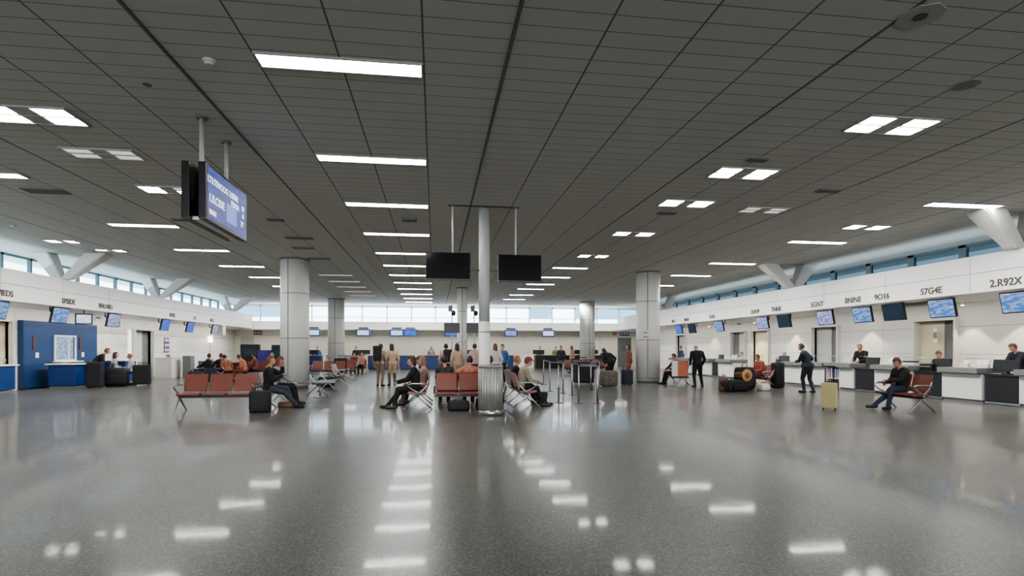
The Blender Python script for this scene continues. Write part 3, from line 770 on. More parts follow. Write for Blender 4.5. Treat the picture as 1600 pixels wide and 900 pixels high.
# ------------------------------------------------------------------ benches
def make_seat_meshes():
    w, = (.52,)
    # seat pad: slightly dished and rolled at the front (forward is +y)
    prof = [(-.22, .435), (-.10, .425), (.08, .43), (.18, .445), (.235, .44), (.255, .415), (.24, .385), (.10, .375), (-.20, .385)]
    mb = MB(); mb.loft([[Vector((x, y, z)) for (y, z) in prof] for x in (-w/2, -w/2+.012, w/2-.012, w/2)], smooth=False)
    bmesh.ops.bevel(mb.bm, geom=[e for e in mb.bm.edges], offset=.004, segments=1, affect='EDGES')
    s = mb
    prof = [(-.19, .47), (-.225, .60), (-.27, .78), (-.305, .89), (-.335, .885), (-.31, .76), (-.265, .58), (-.235, .46)]
    b = MB(); b.loft([[Vector((x, y, z)) for (y, z) in prof] for x in (-w/2, -w/2+.012, w/2-.012, w/2)], smooth=False)
    bmesh.ops.bevel(b.bm, geom=[e for e in b.bm.edges], offset=.006, segments=2, affect='EDGES')
    return s, b
s_, b_ = make_seat_meshes()
_o = s_.build('seat', M_vinyl); SEAT_ME = _o.data; bpy.data.objects.remove(_o)
_o = b_.build('backrest', M_vinyl); BACK_ME = _o.data; bpy.data.objects.remove(_o)
M_greyseat = mat('grey_seat', (.16, .16, .17), .4, noise=.1)
def grey_copy(me):
    m2 = me.copy(); m2.materials.clear(); m2.materials.append(M_greyseat); return m2
SEAT_G, BACK_G = grey_copy(SEAT_ME), grey_copy(BACK_ME)
def leg_mb(x):
    mb = MB()
    front = [(x, .0, .34), (x, .06, .27), (x, .17, .16), (x, .31, .02)]
    back = [(x, .0, .34), (x, -.06, .27), (x, -.18, .16), (x, -.34, .02)]
    mb.tube(front, [.026, .024, .02, .018], 8); mb.tube(back, [.026, .024, .02, .018], 8)
    mb.tube([(x, -.01, .30), (x, -.06, .42), (x, -.20, .56), (x, -.27, .72)], [.024, .022, .018, .014], 8)
    mb.cyl((x, .32, 0), .03, .025, 12); mb.cyl((x, -.35, 0), .03, .025, 12)
    return mb
def arm_mb(x):
    return MB().tube([(x, -.24, .62), (x, -.1, .645), (x, .16, .645), (x, .235, .62), (x, .235, .58), (x, .12, .49), (x, -.02, .43), (x, -.06, .40)], .015, 8, flat=1.5)
def bench(n, x, y, rz, label, legs=(0, None), arms=True, grey=(), nobacks=(), group=None):
    """n seats side by side along local x, facing local +y, centred on the origin."""
    t = thing('beam_bench', label, 'bench', (x, y, 0), rz, group)
    pitch = .585; x0 = -(n-1)/2*pitch
    for k in range(n):
        for nm, me in (('seat', SEAT_G if k in grey else SEAT_ME), ('backrest', BACK_G if k in grey else BACK_ME)):
            if nm == 'backrest' and k in nobacks: continue
            o = bpy.data.objects.new(nm, me); COL.objects.link(o); o.parent = t; o.location = (x0+k*pitch, 0, 0)
            if k in grey and len(grey) < n: o['label'] = 'grey %s' % nm
    L = n*pitch
    MB().box((0, 0, .345), (L+.02, .07, .05), bev=.008).build('beam', M_beam, t)
    mb = MB()
    for k in range(n):
        mb.box((x0+k*pitch-.2, -.02, .372), (.03, .36, .02)); mb.box((x0+k*pitch+.2, -.02, .372), (.03, .36, .02))
    mb.build('seat_bracket', M_beam, t)
    for xx in ([-L/2+.02, L/2-.02] if n < 4 else [-L/2+.02, 0, L/2-.02]):
        leg_mb(xx).build('leg', M_alu, t)
    if arms:
        for xx in (-L/2-.01, L/2+.01): arm_mb(xx).build('armrest', M_alu, t)
    return t
PX, NX, AWAY, TOW = -PI/2, PI/2, 0.0, PI     # facing +x, -x, into the hall, to the camera
bench(3, -5.27, 14.5, TOW, 'empty row of three red-brown seats at the front left facing the camera')
bench(4, -4.35, 16.15, PX, 'side-on bench where the man in black and the woman in grey sit, front left')
bench(3, -3.75, 19.6, PX, 'grey backless-looking bench with table top between the two left seat groups', grey=(0, 1, 2), nobacks=(0, 1, 2), arms=False)
bench(3, .88, 14.0, TOW, 'empty row of red-brown seats in the centre beside the trash can')
bench(4, -.42, 15.25, NX, 'side-on bench facing left where the man in the black suit sits')
bench(4, 2.38, 15.35, PX, 'side-on bench facing right where the man in the red cap sits')
bench(3, .95, 15.3, AWAY, 'row of seats back to back with the central empty row')
bench(2, 11.44, 12.3, NX, 'red-brown two-seat bench at the right with the reading man')
bench(2, 12.75, 20.5, NX, 'bench of the red-coated person behind the heap of bags')
bench(2, 10.2, 22.55, NX, 'bench just right of the large right column with brown-haired person')
bench(2, -3.9, 24.2, PX, 'two-seat bench facing right in the left middle, grey and red seats', grey=(0,))
bench(4, -5.3, 30.6, TOW, 'long red row of seats behind and right of the large left column')
bench(2, -4.75, 35.3, TOW, 'two red seats far back where the bald person sits')
bench(4, -9.6, 27.9, NX, 'red seats of the left waiting group, side-on')
bench(4, -8.6, 30.6, TOW, 'red seats at the back of the left waiting group')
bench(3, 8.6, 32.6, TOW, 'far row of orange-red seats behind the queue posts')
bench(2, 10.3, 33.8, TOW, 'far pair of red seats left of the right column')
# table-like surface
t = thing('side_table', 'low flat table with dark papers at the end of the left side-on bench', 'table', (-3.55, 18.1, 0))
MB().box((0, 0, .47), (.9, .55, .03), bev=.005).build('table_top', M_greyseat, t)
mb = MB(); mb.tube([(0, 0, .46), (0, 0, .03)], .03, 10); mb.cyl((0, 0, 0), .2, .03, 20); mb.build('pedestal', M_alu, t)

# ------------------------------------------------------------------ trash can
t = thing('trash_can', 'tall ribbed stainless steel trash can in front of the narrow pillar', 'trash can', (1.27, 12.72, 0))
def ribbed(r, n, z0, z1, amp):
    N = n*6
    f = lambda z: [Vector(((r+amp*math.cos(2*PI*k/6))*math.cos(2*PI*k/N), (r+amp*math.cos(2*PI*k/6))*math.sin(2*PI*k/N), z)) for k in range(N)]
    return MB().loft([f(z0), f(z1)])
M_steel = mat('ribbed_steel', (.36, .36, .34), .42, .55, noise=.1, nscale=12)
ribbed(.275, 26, .13, 1.09, .010).build('body', M_steel, t)
MB().cyl((0, 0, .0), .27, .13, 48).build('base_band', M_chrome, t)
MB().cyl((0, 0, 1.09), .287, .045, 48).build('rim', M_steel, t)
MB().cyl((0, 0, 1.12), .25, .018, 48).build('lid', M_dark, t)

# ------------------------------------------------------------------ bags
def wheeled_case(x, y, rz, w, d, h, m, label, handle=.45, ribs=0):
    t = thing('suitcase', label, 'suitcase', (x, y, 0), rz)
    MB().box((0, 0, h/2+.06), (w, d, h), bev=min(w, d)*.18).build('shell', m, t)
    if ribs:
        mb = MB()
        for k in range(ribs): mb.box((-w*.36+w*.72*k/(ribs-1), -d/2-.002, h/2+.06), (.012, .014, h*.8), bev=.003)
        mb.build('rib', m, t)
    mb = MB()
    for sx in (-1, 1):
        for sy in (-1, 1): mb.tube([(sx*w*.36-.012, sy*d*.3, .03), (sx*w*.36+.012, sy*d*.3, .03)], .03, 12)
    mb.build('wheel', M_dark, t)
    if handle:
        mb = MB(); mb.tube([(-w*.25, d*.4, h), (-w*.25, d*.4, h+handle), (w*.25, d*.4, h+handle), (w*.25, d*.4, h)], .016, 8)
        mb.build('pull_handle', M_dark, t)
    MB().tube([(-w*.15, 0, h+.055), (-w*.12, 0, h+.09), (w*.12, 0, h+.09), (w*.15, 0, h+.055)], .012, 8).build('top_grip', M_dark, t)
    return t
def soft_bag(x, y, rz, w, d, h, m, label, strap=True, z=0, lumps=5, seed=1):
    t = thing('travel_bag', label, 'bag', (x, y, z), rz)
    rnd = random.Random(seed)
    mb = MB().box((0, 0, h*.5), (w, d, h), bev=min(w, d, h)*.28)
    for v in mb.bm.verts:
        f = 1+.08*math.sin(v.co.x*17+seed)+.07*math.cos(v.co.z*15+seed*2)
        v.co.x *= f; v.co.y *= f
    for f in mb.bm.faces: f.smooth = True
    mb.build('body', m, t)
    MB().box((0, -d*.5, h*.38), (w*.66, d*.22, h*.42), bev=.03).build('front_pocket', m, t)
    if strap:
        MB().tube([(-w*.25, 0, h*.93), (-w*.18, 0, h*1.16), (0, 0, h*1.2), (w*.18, 0, h*1.16), (w*.25, 0, h*.93)], .014, 8).build('handle', M_dark, t)
    return t
M_beige = mat('beige_shell', (.48, .40, .22), .4, noise=.06)
M_bk = mat('black_nylon', (.010, .010, .012), .7, noise=.4, nscale=14, bump=.3)
M_nv = mat('navy_nylon', (.015, .020, .040), .6, noise=.3)
M_br = mat('brown_leather', (.17, .08, .035), .5, noise=.3)
M_gy = mat('grey_cloth', (.20, .20, .20), .8, noise=.3, nscale=10)
wheeled_case(9.66, 12.55, math.radians(-40), .36, .24, .62, M_beige, 'beige hard-shell suitcase with black pull handle, standing alone at right', .42, 5)
soft_bag(-4.12, 13.95, math.radians(12), .46, .26, .52, M_bk, 'black upright bag on the floor at the end of the front left seats', seed=3)
soft_bag(-3.8, 15.1, 0, .36, .25, .14, M_br, 'low brown bag under the man in black at front left', False, seed=6)
soft_bag(10.65, 18.6, .2, .95, .5, .42, M_bk, 'big black duffel bag at the front of the luggage heap', seed=4)
soft_bag(11.35, 19.2, .5, .8, .5, .85, M_bk, 'tall black backpack at the back of the luggage heap', seed=5)
soft_bag(10.25, 18.7, .3, .3, .3, .5, M_br, 'brown leather bag at the left of the luggage heap', seed=8)
soft_bag(11.9, 18.9, .3, .4, .3, .25, M_paper, 'small white plastic bag beside the luggage heap', seed=9)
soft_bag(11.0, 18.75, .3, .5, .2, .22, M_br, 'brown bag lying on top of the black duffel', False, z=.46, seed=11)
t = thing('round_hat', 'round tan straw disc leaning on the black duffel bag', 'hat', (10.98, 18.42, .58))
mb = MB(); mb.ell((0, 0, 0), (.2, .03, .22)); mb.build('brim', mat('straw', (.48, .27, .12), .8, noise=.4, nscale=30), t)
MB().ell((0, -.03, 0), (.09, .06, .1)).build('crown', M_br, t)
soft_bag(-12.85, 24.75, .3, .8, .55, .75, M_bk, 'black bulky bag at the feet of the seated woman on the left', seed=12)
wheeled_case(-12.0, 24.95, .3, .62, .4, .8, M_bk, 'large black suitcase right of the seated woman on the left', .15)
wheeled_case(-13.0, 23.55, .1, .5, .34, .95, M_bk, 'black case standing under the leaning person at left', 0)
soft_bag(-4.25, 22.9, .4, .6, .35, .42, M_bk, 'black bag on floor by the left middle two-seat bench', seed=14)
wheeled_case(-5.15, 31.9, 0, .7, .45, .95, M_bk, 'black case among the far left red seats', .2)
wheeled_case(7.9, 22.2, .2, .42, .3, .6, M_nv, 'navy suitcase right of the patterned bags near the queue posts', .35)
soft_bag(7.0, 21.9, .1, .62, .4, .65, mat('patterned_cloth', (.12, .11, .09), .8, noise=.9, nscale=9), 'mottled grey-brown bag between the queue posts and navy suitcase', seed=15)
wheeled_case(6.35, 23.3, .1, .8, .5, .95, M_bk, 'big black suitcase behind the thick queue post', .2)
wheeled_case(-9.9, 26.4, .5, .5, .35, .6, M_nv, 'dark trolley case in front of the left waiting group', .5)
soft_bag(-10.9, 27.3, .4, .6, .4, .5, M_nv, 'dark blue bag at the feet of the left waiting group', seed=17)
soft_bag(.6, 13.7, 0, .5, .3, .25, M_bk, 'black bag under the central red-brown seats, left', seed=18)
soft_bag(1.3, 14.1, 0, .5, .3, .27, M_bk, 'black bag under the central red-brown seats, behind the can', seed=19)
soft_bag(3.0, 15.6, .4, .35, .25, .3, M_nv, 'dark bag near the feet of the man in the red cap', False, seed=20)
soft_bag(13.2, 20.0, .2, .4, .35, 1.0, M_bk, 'tall black case right of the red-coated person', seed=21)
# white and orange trolley box
t = thing('trolley_box', 'white and orange box on a trolley left of the man in black coat', 'trolley', (9.95, 21.6, 0), math.radians(-20))
MB().box((-.22, 0, .72), (.2, .55, .62), bev=.01).build('white_side', M_paper, t)
MB().box((.08, 0, .72), (.4, .55, .62), bev=.01).build('orange_front', mat('orange_panel', (.50, .14, .07), .5, noise=.1), t)
MB().box((0, 0, .36), (.62, .6, .05)).build('tray', M_beam, t)
mb = MB()
for sx in (-.25, .25):
    for sy in (-.22, .22): mb.tube([(sx, sy, .36), (sx, sy, .06)], .015, 8); mb.ell((sx, sy, .045), (.045, .02, .045))
mb.build('leg', M_alu, t)

# ------------------------------------------------------------------ queue posts
posts = [(4.47, 14.95, .034), (3.95, 15.0, .02), (3.45, 15.3, .022), (4.44, 17.7, .028), (4.35, 18.6, .024), (4.1, 19.6, .02), (4.7, 20.8, .02), (4.62, 23.4, .02), (5.5, 19.2, .022), (6.23, 20.6, .02)]
for i, (x, y, r) in enumerate(posts):
    t = thing('queue_post', '%s steel queue post counting from the camera, right of the central seats' % ORD[i], 'queue post', (x, y, 0), 0, 'steel queue posts')
    MB().cyl((0, 0, .02), r, 1.05, 16).build('post', M_alu, t)
    MB().cyl((0, 0, 0), .12, .02, 24, .10).build('foot_plate', M_recess, t)
    MB().cyl((0, 0, 1.07), r+.012, .05, 16).build('cap', M_dark, t)
for k, (a, b) in enumerate([((4.47, 14.95), (3.95, 15.0)), ((4.47, 14.95), (4.44, 17.7)), ((4.44, 17.7), (4.1, 19.6)), ((4.1, 19.6), (4.62, 23.4)), ((4.47, 14.95), (5.5, 19.2)), ((5.5, 19.2), (6.23, 20.6)), ((4.7, 20.8), (6.23, 20.6))]):
    a3, b3 = Vector((*a, 1.05)), Vector((*b, 1.05)); d = b3-a3
    tag(MB().box((a3+b3)/2, (d.length-.06, .006, .04), (0, 0, math.atan2(d.y, d.x))).build('barrier_rail', M_recess), '%s flat rail joining the steel queue posts, from the camera' % ORD[k], 'rail', 'queue rails')

# ------------------------------------------------------------------ people
def V(*a): return Vector(a)
def ik(a, c, l1, l2, pole):
    d = c-a; L = min(d.length, (l1+l2)*.995); dn = d.normalized()
    c = a+dn*L
    x = (l1*l1-l2*l2+L*L)/(2*L); h = math.sqrt(max(l1*l1-x*x, 1e-6))
    p = pole - dn*pole.dot(dn)
    if p.length < 1e-4: p = V(0, 0, 1)-dn*dn.z
    return a+dn*x+p.normalized()*h, c

HAIRM = {}
def hair_mat(col):
    k = tuple(col)
    if k not in HAIRM: HAIRM[k] = mat('hair', col, .5, noise=.35, nscale=35, bump=.4)
    return HAIRM[k]
CLM = {}
def cloth_mat(col):
    k = tuple(col)
    if k not in CLM: CLM[k] = mat('cloth', col, .85, noise=.18, nscale=14, bump=.35)
    return CLM[k]

def person(x, y, rz, label, pose='stand', top=(.02, .02, .022), legs=(.03, .035, .05), hair=(.03, .02, .015), hlen='short',
           lean=None, seat=.44, pitch=0, yaw=0, wr=None, wl=None, ar=None, al=None, scale=1.0, vox=.013, skin=None,
           cap=None, shoe=M_shoe, z=0, twist=0, build=1.0, coat=False, detail=False, sidelean=0):
    skin = skin or M_skin
    t = thing('person', label, 'person', (x, y, z), rz)
    t.scale = (scale,)*3
    sit = pose == 'sit'
    pel = V(0, -.09, seat+.085) if sit else V(0, 0, .93)
    ln = math.radians(lean if lean is not None else (-14 if sit else 3))
    tw = math.radians(twist)
    R = Matrix.Rotation(tw, 3, 'Z') @ Matrix.Rotation(math.radians(sidelean), 3, 'Y') @ Matrix.Rotation(-ln, 3, 'X')
    up = R @ V(0, 0, 1); fw = R @ V(0, 1, 0); rt = R @ V(1, 0, 0)
    curve = fw*(.02 if not sit else .04)
    waist = pel+up*.17; chest = pel+up*.36-curve*.2; neck0 = pel+up*.50+curve*.2
    w = build
    segs = []   # (a,b,ra,rb,region)
    def S(a, b, ra, rb, reg): segs.append((Vector(a), Vector(b), ra, rb, reg))
    hr, hl = pel+V(.085, 0, -.01), pel+V(-.085, 0, -.01)
    S(hr+up*.02, hl+up*.02, .105*w, .105*w, 'hips')
    S(pel+up*.03-rt*.03, waist-rt*.045, .11*w, .095*w, 'torso'); S(pel+up*.03+rt*.03, waist+rt*.045, .11*w, .095*w, 'torso')
    for s in (-1, 1):
        S(waist+rt*s*.045, chest+rt*s*.075, .095*w, .105*w, 'torso')
        S(chest+rt*s*.075, neck0+rt*s*.115-up*.065, .105*w, .075*w, 'torso')
    S(neck0-up*.04-rt*.10, neck0-up*.04+rt*.10, .062*w, .062*w, 'torso')
    # head
    hR = Matrix.Rotation(tw+math.radians(yaw), 3, 'Z') @ Matrix.Rotation(-(ln*.45+math.radians(pitch)), 3, 'X')
    hu, hf, hrt = hR @ V(0, 0, 1), hR @ V(0, 1, 0), hR @ V(1, 0, 0)
    nb = neck0+up*.0
    hb = nb + (up*.5+hu*.5).normalized()*.105+hf*.015
    S(nb-up*.05, hb+hu*.01, .055, .052, 'neck')
    hc = hb+hu*.085+hf*.015
    # arms
    shr, shl = neck0-up*.055+rt*.175*w, neck0-up*.055-rt*.175*w
    if sit:
        wr = Vector(wr) if wr is not None else V(.13, .26, seat+.22); wl = Vector(wl) if wl is not None else V(-.13, .26, seat+.22)
    else:
        wr = Vector(wr) if wr is not None else V(.25, .06, .88); wl = Vector(wl) if wl is not None else V(-.25, .06, .88)
    hands = []
    for s, sh, wt in ((1, shr, wr), (-1, shl, wl)):
        el, wt = ik(sh, wt, .285, .25, V(s*.5, -.7, -.6))
        S(sh, el, .058*w, .044, 'arm'); S(el, wt, .043, .031, 'arm'); S(wt-(wt-el).normalized()*.02, wt+(wt-el).normalized()*.03, .026, .024, 'hand')
        hands.append((s, wt, (wt-el).normalized()))
    # legs
    if sit:
        ar = Vector(ar) if ar is not None else V(.11, .46, .085); al = Vector(al) if al is not None else V(-.11, .44, .085)
    else:
        ar = Vector(ar) if ar is not None else V(.10, -.03, .085); al = Vector(al) if al is not None else V(-.10, .05, .085)
    for s, h, an in ((1, hr, ar), (-1, hl, al)):
        kn, an = ik(h, an, .44, .425, V(s*.12, 1, .35) if not sit else V(s*.1, .5, 1))
        S(h, kn, .088*w, .060, 'leg'); S(kn, an, .058, .042, 'leg')
        S(kn-(kn-an)*.3+V(0, -.012, 0), kn-(kn-an)*.45+V(0, -.012, 0), .055, .05, 'leg')
        toe = an+V(s*.04, .17, -.045)
        S(an+V(0, -.035, -.035), toe, .042, .034, 'foot'); S(an, an+V(0, -.02, -.03), .04, .044, 'foot')
    mb = MB()
    for a, b, ra, rb, reg in segs: mb.cap(a, b, ra, rb, 12, 4)
    # head shapes
    mb.ell(hc, (.074, .093, .108), M=hR); mb.ell(hc-hu*.055+hf*.035, (.052, .056, .062), M=hR)
    mb.ell(hc+hf*.102-hu*.018, (.013, .020, .026), M=hR); mb.ell(hc+hf*.092-hu*.065, (.026, .014, .012), M=hR)
    for s in (-1, 1): mb.ell(hc+hrt*s*.078-hu*.012-hf*.005, (.010, .02, .032), M=hR)
    # fingers
    hsegs = []
    for s, wt, fd in hands:
        side = fd.cross(V(0, 0, 1)); side = side.normalized() if side.length > .2 else V(s, 0, 0)
        pn = side.cross(fd).normalized()
        if pn.z > 0 and sit: pn = -pn
        if not sit: pn = V(-s, 0, 0) - fd*V(-s, 0, 0).dot(fd); pn.normalize(); side = fd.cross(pn).normalized()
        for k in range(4):
            o = (k-1.5)*.021
            kb = wt+fd*.085+side*o
            hsegs.append((wt+fd*.02+side*o*.6, kb, .015, .0125))
            l = [.040, .046, .043, .034][k]
            m1 = kb+(fd*.85+pn*.5).normalized()*l; m2 = m1+(fd*.45+pn*.9).normalized()*l*.8
            hsegs.append((kb, m1, .0105, .0098)); hsegs.append((m1, m2, .0098, .0088))
        tb = wt+fd*.03-side*.03*(1 if (side.x*s > 0) else -1)
        te = tb+(fd*.6+pn*.4-side*.5*(1 if (side.x*s > 0) else -1)).normalized()*.045
        hsegs.append((wt+fd*.015, tb, .014, .014)); hsegs.append((tb, te, .013, .011)); hsegs.append((te, te+(fd*.9+pn*.4).normalized()*.03, .011, .010))
    for a, b, ra, rb in hsegs: mb.cap(a, b, ra, rb, 8, 2); segs.append((a, b, ra, rb, 'hand'))
    segs.append((hc-hu*.06, hc+hu*.02, .085, .09, 'head'))
    bmesh.ops.recalc_face_normals(mb.bm, faces=mb.bm.faces)
    me = bpy.data.meshes.new('tmp'); mb.bm.to_mesh(me); mb.bm.free()
    o = bpy.data.objects.new('tmp', me); COL.objects.link(o)
    md = o.modifiers.new('r', 'REMESH'); md.mode = 'VOXEL'; md.voxel_size = vox; md.use_smooth_shade = True
    ms = o.modifiers.new('s', 'SMOOTH'); ms.factor = .5; ms.iterations = 3
    dg = bpy.context.evaluated_depsgraph_get()
    bme = bpy.data.meshes.new_from_object(o.evaluated_get(dg))
    bpy.data.objects.remove(o); bpy.data.meshes.remove(me)
    bme.name = 'body'
    bme.materials.clear(); bme.materials.append(skin)
    n = len(bme.vertices); co = np.empty(n*3); bme.vertices.foreach_get('co', co); co = co.reshape(-1, 3)
    no = np.empty(n*3); bme.vertex_normals.foreach_get('vector', no); no = no.reshape(-1, 3)
    best = np.full(n, 1e9); reg = np.zeros(n, int); names = []
    tpar = np.zeros(n)
    for i, (a, b, ra, rb, rg) in enumerate(segs):
        if rg not in names: names.append(rg)
        a_, b_ = np.array(a), np.array(b); d = b_-a_; L2 = max(d @ d, 1e-9)
        tt = np.clip(((co-a_) @ d)/L2, 0, 1); dist = np.linalg.norm(co-(a_+tt[:, None]*d), axis=1)-(ra+(rb-ra)*tt)
        if rg == 'hand': dist = dist-.002
        k = dist < best; best[k] = dist[k]; reg[k] = names.index(rg); tpar[k] = tt[k]
    body = bpy.data.objects.new('body', bme); COL.objects.link(body); body.parent = t
    polys = np.empty(len(bme.polygons)*4, int)
    try:
        bme.polygons.foreach_get('vertices', polys); polys = polys.reshape(-1, 4)
    except Exception:
        polys = np.array([list(p.vertices)[:4] for p in bme.polygons if len(p.vertices) == 4])
    def garment(name, regs, off, m, extra=None, minisl=0):
        ok = np.isin(reg, [names.index(r) for r in regs if r in names])
        if extra is not None: ok = ok | extra
        fs = polys[ok[polys].sum(axis=1) >= 3]
        if not len(fs): return
        used = np.unique(fs); mp = -np.ones(n, int); mp[used] = np.arange(len(used))
        vv = co[used]+no[used]*off
        g = bpy.data.meshes.new(name); g.from_pydata(vv.tolist(), [], mp[fs].tolist()); g.materials.append(m)
        g.polygons.foreach_set('use_smooth', [True]*len(g.polygons))
        ob = bpy.data.objects.new(name, g); COL.objects.link(ob); ob.parent = t
        so = ob.modifiers.new('thickness', 'SOLIDIFY'); so.thickness = off*.8; so.offset = -1
        return ob
    ex = None
    if coat: ex = (reg == names.index('leg')) & (co[:, 2] > (.52 if not sit else 9)) | (reg == names.index('hips'))
    else: ex = (reg == names.index('hips')) & (((co-np.array(pel)) @ np.array(up)) > -.03)
    garment('jacket', ['torso', 'arm'], .016, cloth_mat(top), ex)
    garment('trousers', ['hips', 'leg'], .010, cloth_mat(legs))
    garment('shoe', ['foot'], .007, shoe)
    # hair / cap
    mb = MB(); mb.ell((0, 0, 0), (1, 1, 1), seg=20, rings=14)
    for f in list(mb.bm.faces):
        c = f.calc_center_median()
        lim = .42-.55*max(0, 1-abs(c.x)*1.1) * 0
        if (c.y > .30 and c.z < .38) or c.z < (-.55 if hlen == 'short' else -.9) or (c.y > .02 and c.z < -.12):
            mb.bm.faces.remove(f)
    for v in mb.bm.verts:
        p = v.co.copy(); q = 1+.035*math.sin(p.x*9+p.z*7)+.03*math.cos(p.y*11)
        v.co = V(p.x*.086*q, p.y*.103*q-.008, p.z*.118*q+.008)
    if hlen == 'bushy':
        for v in mb.bm.verts: v.co = V(v.co.x*1.16, v.co.y*1.14-.012, v.co.z*1.12)
        mb.ell((0, -.06, -.06), (.09, .06, .10), seg=14, rings=10)
    if hlen == 'long':
        mb.ell((0, -.055, -.09), (.085, .055, .14), seg=14, rings=10)
        for s in (-1, 1): mb.ell((s*.07, -.01, -.09), (.028, .04, .11), seg=10, rings=8)
    if hlen == 'bald':
        for f in list(mb.bm.faces):
            if f.calc_center_median().z > .02: mb.bm.faces.remove(f)
    M4 = Matrix.Translation(hc) @ hR.to_4x4()
    bmesh.ops.transform(mb.bm, matrix=M4, verts=mb.bm.verts)
    h = mb.build('hair', hair_mat(hair), t); sm = h.modifiers.new('thickness', 'SOLIDIFY'); sm.thickness = .012; sm.offset = -1
    if cap:
        mb = MB(); mb.ell((0, 0, .04), (.095, .112, .095), seg=18, rings=10)
        for f in list(mb.bm.faces):
            if f.calc_center_median().z < .03: mb.bm.faces.remove(f)
        mb.box((0, .13, .045), (.14, .09, .012), (-.2, 0, 0), bev=.004)
        bmesh.ops.transform(mb.bm, matrix=M4, verts=mb.bm.verts)
        mb.build('cap', cloth_mat(cap), t)
    if detail:
        for s in (-1, 1): MB().ell(hc+hrt*s*.031+hf*.084+hu*.008, (.013, .008, .009), M=hR, seg=10, rings=8).build('eye', M_eye, body)
        MB().ell(hc+hf*.100-hu*.055, (.024, .007, .007), M=hR, seg=10, rings=6).build('mouth', M_lip, body)
    return t, hc

DK = (.012, .013, .016); NAVY = (.016, .022, .034); JEAN = (.028, .045, .085); BLK = (.01, .01, .011)
# right: man reading on the red bench
person(11.60, 12.55, NX, 'man in dark jacket and jeans reading a tablet on the right-hand bench', 'sit', top=(.018, .019, .022), legs=JEAN, hair=(.10, .045, .02),
       lean=6, pitch=28, wr=(.08, .30, .66), wl=(-.06, .36, .74), ar=(.02, .72, .09), al=(-.12, .42, .085), vox=.0085, detail=True)
t = thing('tablet', 'dark tablet on the lap of the reading man', 'tablet', (11.2, 12.55, .66), NX)
MB().box((0, 0, 0), (.30, .22, .012), (.25, 0, 0), bev=.004).build('casing', M_dark, t)
MB().box((0, 0, .008), (.27, .19, .003), (.25, 0, 0)).build('screen', M_greyseat, t)
# left front couple
person(-4.13, 14.98, PX, 'man in black jacket and jeans at front left, hand raised to his mouth', 'sit', top=BLK, legs=(.035, .045, .065), hair=(.13, .05, .03),
       lean=4, pitch=-6, wr=(.05, .26, .84), wl=(-.05, .25, 1.06), ar=(.06, .62, .085), al=(-.1, .50, .085), vox=.0085, detail=True)
person(-4.15, 15.75, PX, 'woman in grey top with auburn hair beside the man in black at front left', 'sit', top=(.26, .26, .27), legs=DK, hair=(.20, .055, .03), hlen='long',
       lean=4, pitch=18, yaw=-15, wr=(.1, .36, .62), wl=(-.1, .36, .62), vox=.0105, detail=True)
t = thing('phone', 'dark phone held by the man in the black suit', 'phone', (-1.0, 14.42, .74), NX)
MB().box((0, 0, 0), (.08, .15, .01), (.6, 0, 0), bev=.003).build('casing', M_dark, t)
# centre left, man in black suit facing left
person(-.56, 14.42, NX, 'man in black suit with dark bushy hair facing left, phone in hand', 'sit', top=BLK, legs=BLK, hair=(.035, .025, .02), hlen='bushy',
       lean=5, pitch=10, wr=(.06, .34, .66), wl=(-.08, .36, .68), ar=(.08, .62, .085), al=(-.10, .45, .085), vox=.0085, detail=True)
person(-.42, 15.3, NX, 'person in beige shawl and dark waistcoat behind the black-suited man', 'sit', top=(.36, .25, .20), legs=(.10, .06, .06), hair=(.22, .12, .08), hlen='long',
       lean=-6, pitch=12, wr=(.1, .34, .64), wl=(-.1, .34, .62), vox=.0105)
person(-.35, 15.95, NX, 'dark-haired person slumped farther back on the left-facing bench', 'sit', top=BLK, legs=DK, hair=(.02, .018, .018), lean=8, pitch=20, vox=.012)
# back-to-back row seen from behind
person(.27, 15.25, AWAY, 'person with black hair and dark coat seated behind the central row, left', 'sit', top=(.03, .03, .035), legs=DK, hair=(.018, .016, .02), lean=-4, pitch=-6, vox=.012)
person(.95, 15.3, AWAY, 'person in pink-red top seated behind central row with arms spread', 'sit', top=(.42, .15, .12), legs=DK, hair=(.02, .018, .02), lean=-8, pitch=10, wr=(.34, .05, .92), wl=(-.34, .05, .92), vox=.012)
person(1.5, 15.3, AWAY, 'person in pale coral top seated right behind the pillar', 'sit', top=(.52, .26, .21), legs=DK, hair=(.05, .03, .02), lean=-6, vox=.012)
person(.88, 21.6, .3, 'woman in beige coat with round dark hair standing behind the central row', 'stand', top=(.42, .30, .22), legs=DK, hair=(.02, .017, .015), hlen='long', coat=True, vox=.014)
person(.45, 23.0, -.3, 'standing person in tan top beside the woman in the beige coat', 'stand', top=(.45, .29, .22), legs=DK, hair=(.03, .02, .02), vox=.014, scale=1.0)
person(1.62, 22.5, .2, 'standing person in pale pink top next to the pillar', 'stand', top=(.48, .33, .29), legs=(.06, .05, .05), hair=(.02, .018, .018), vox=.014, scale=1.0)
soft_bag(.52, 22.2, 0, .32, .2, .5, M_bk, 'dark backpack worn by the standing person in tan', False, z=1.0, seed=31)
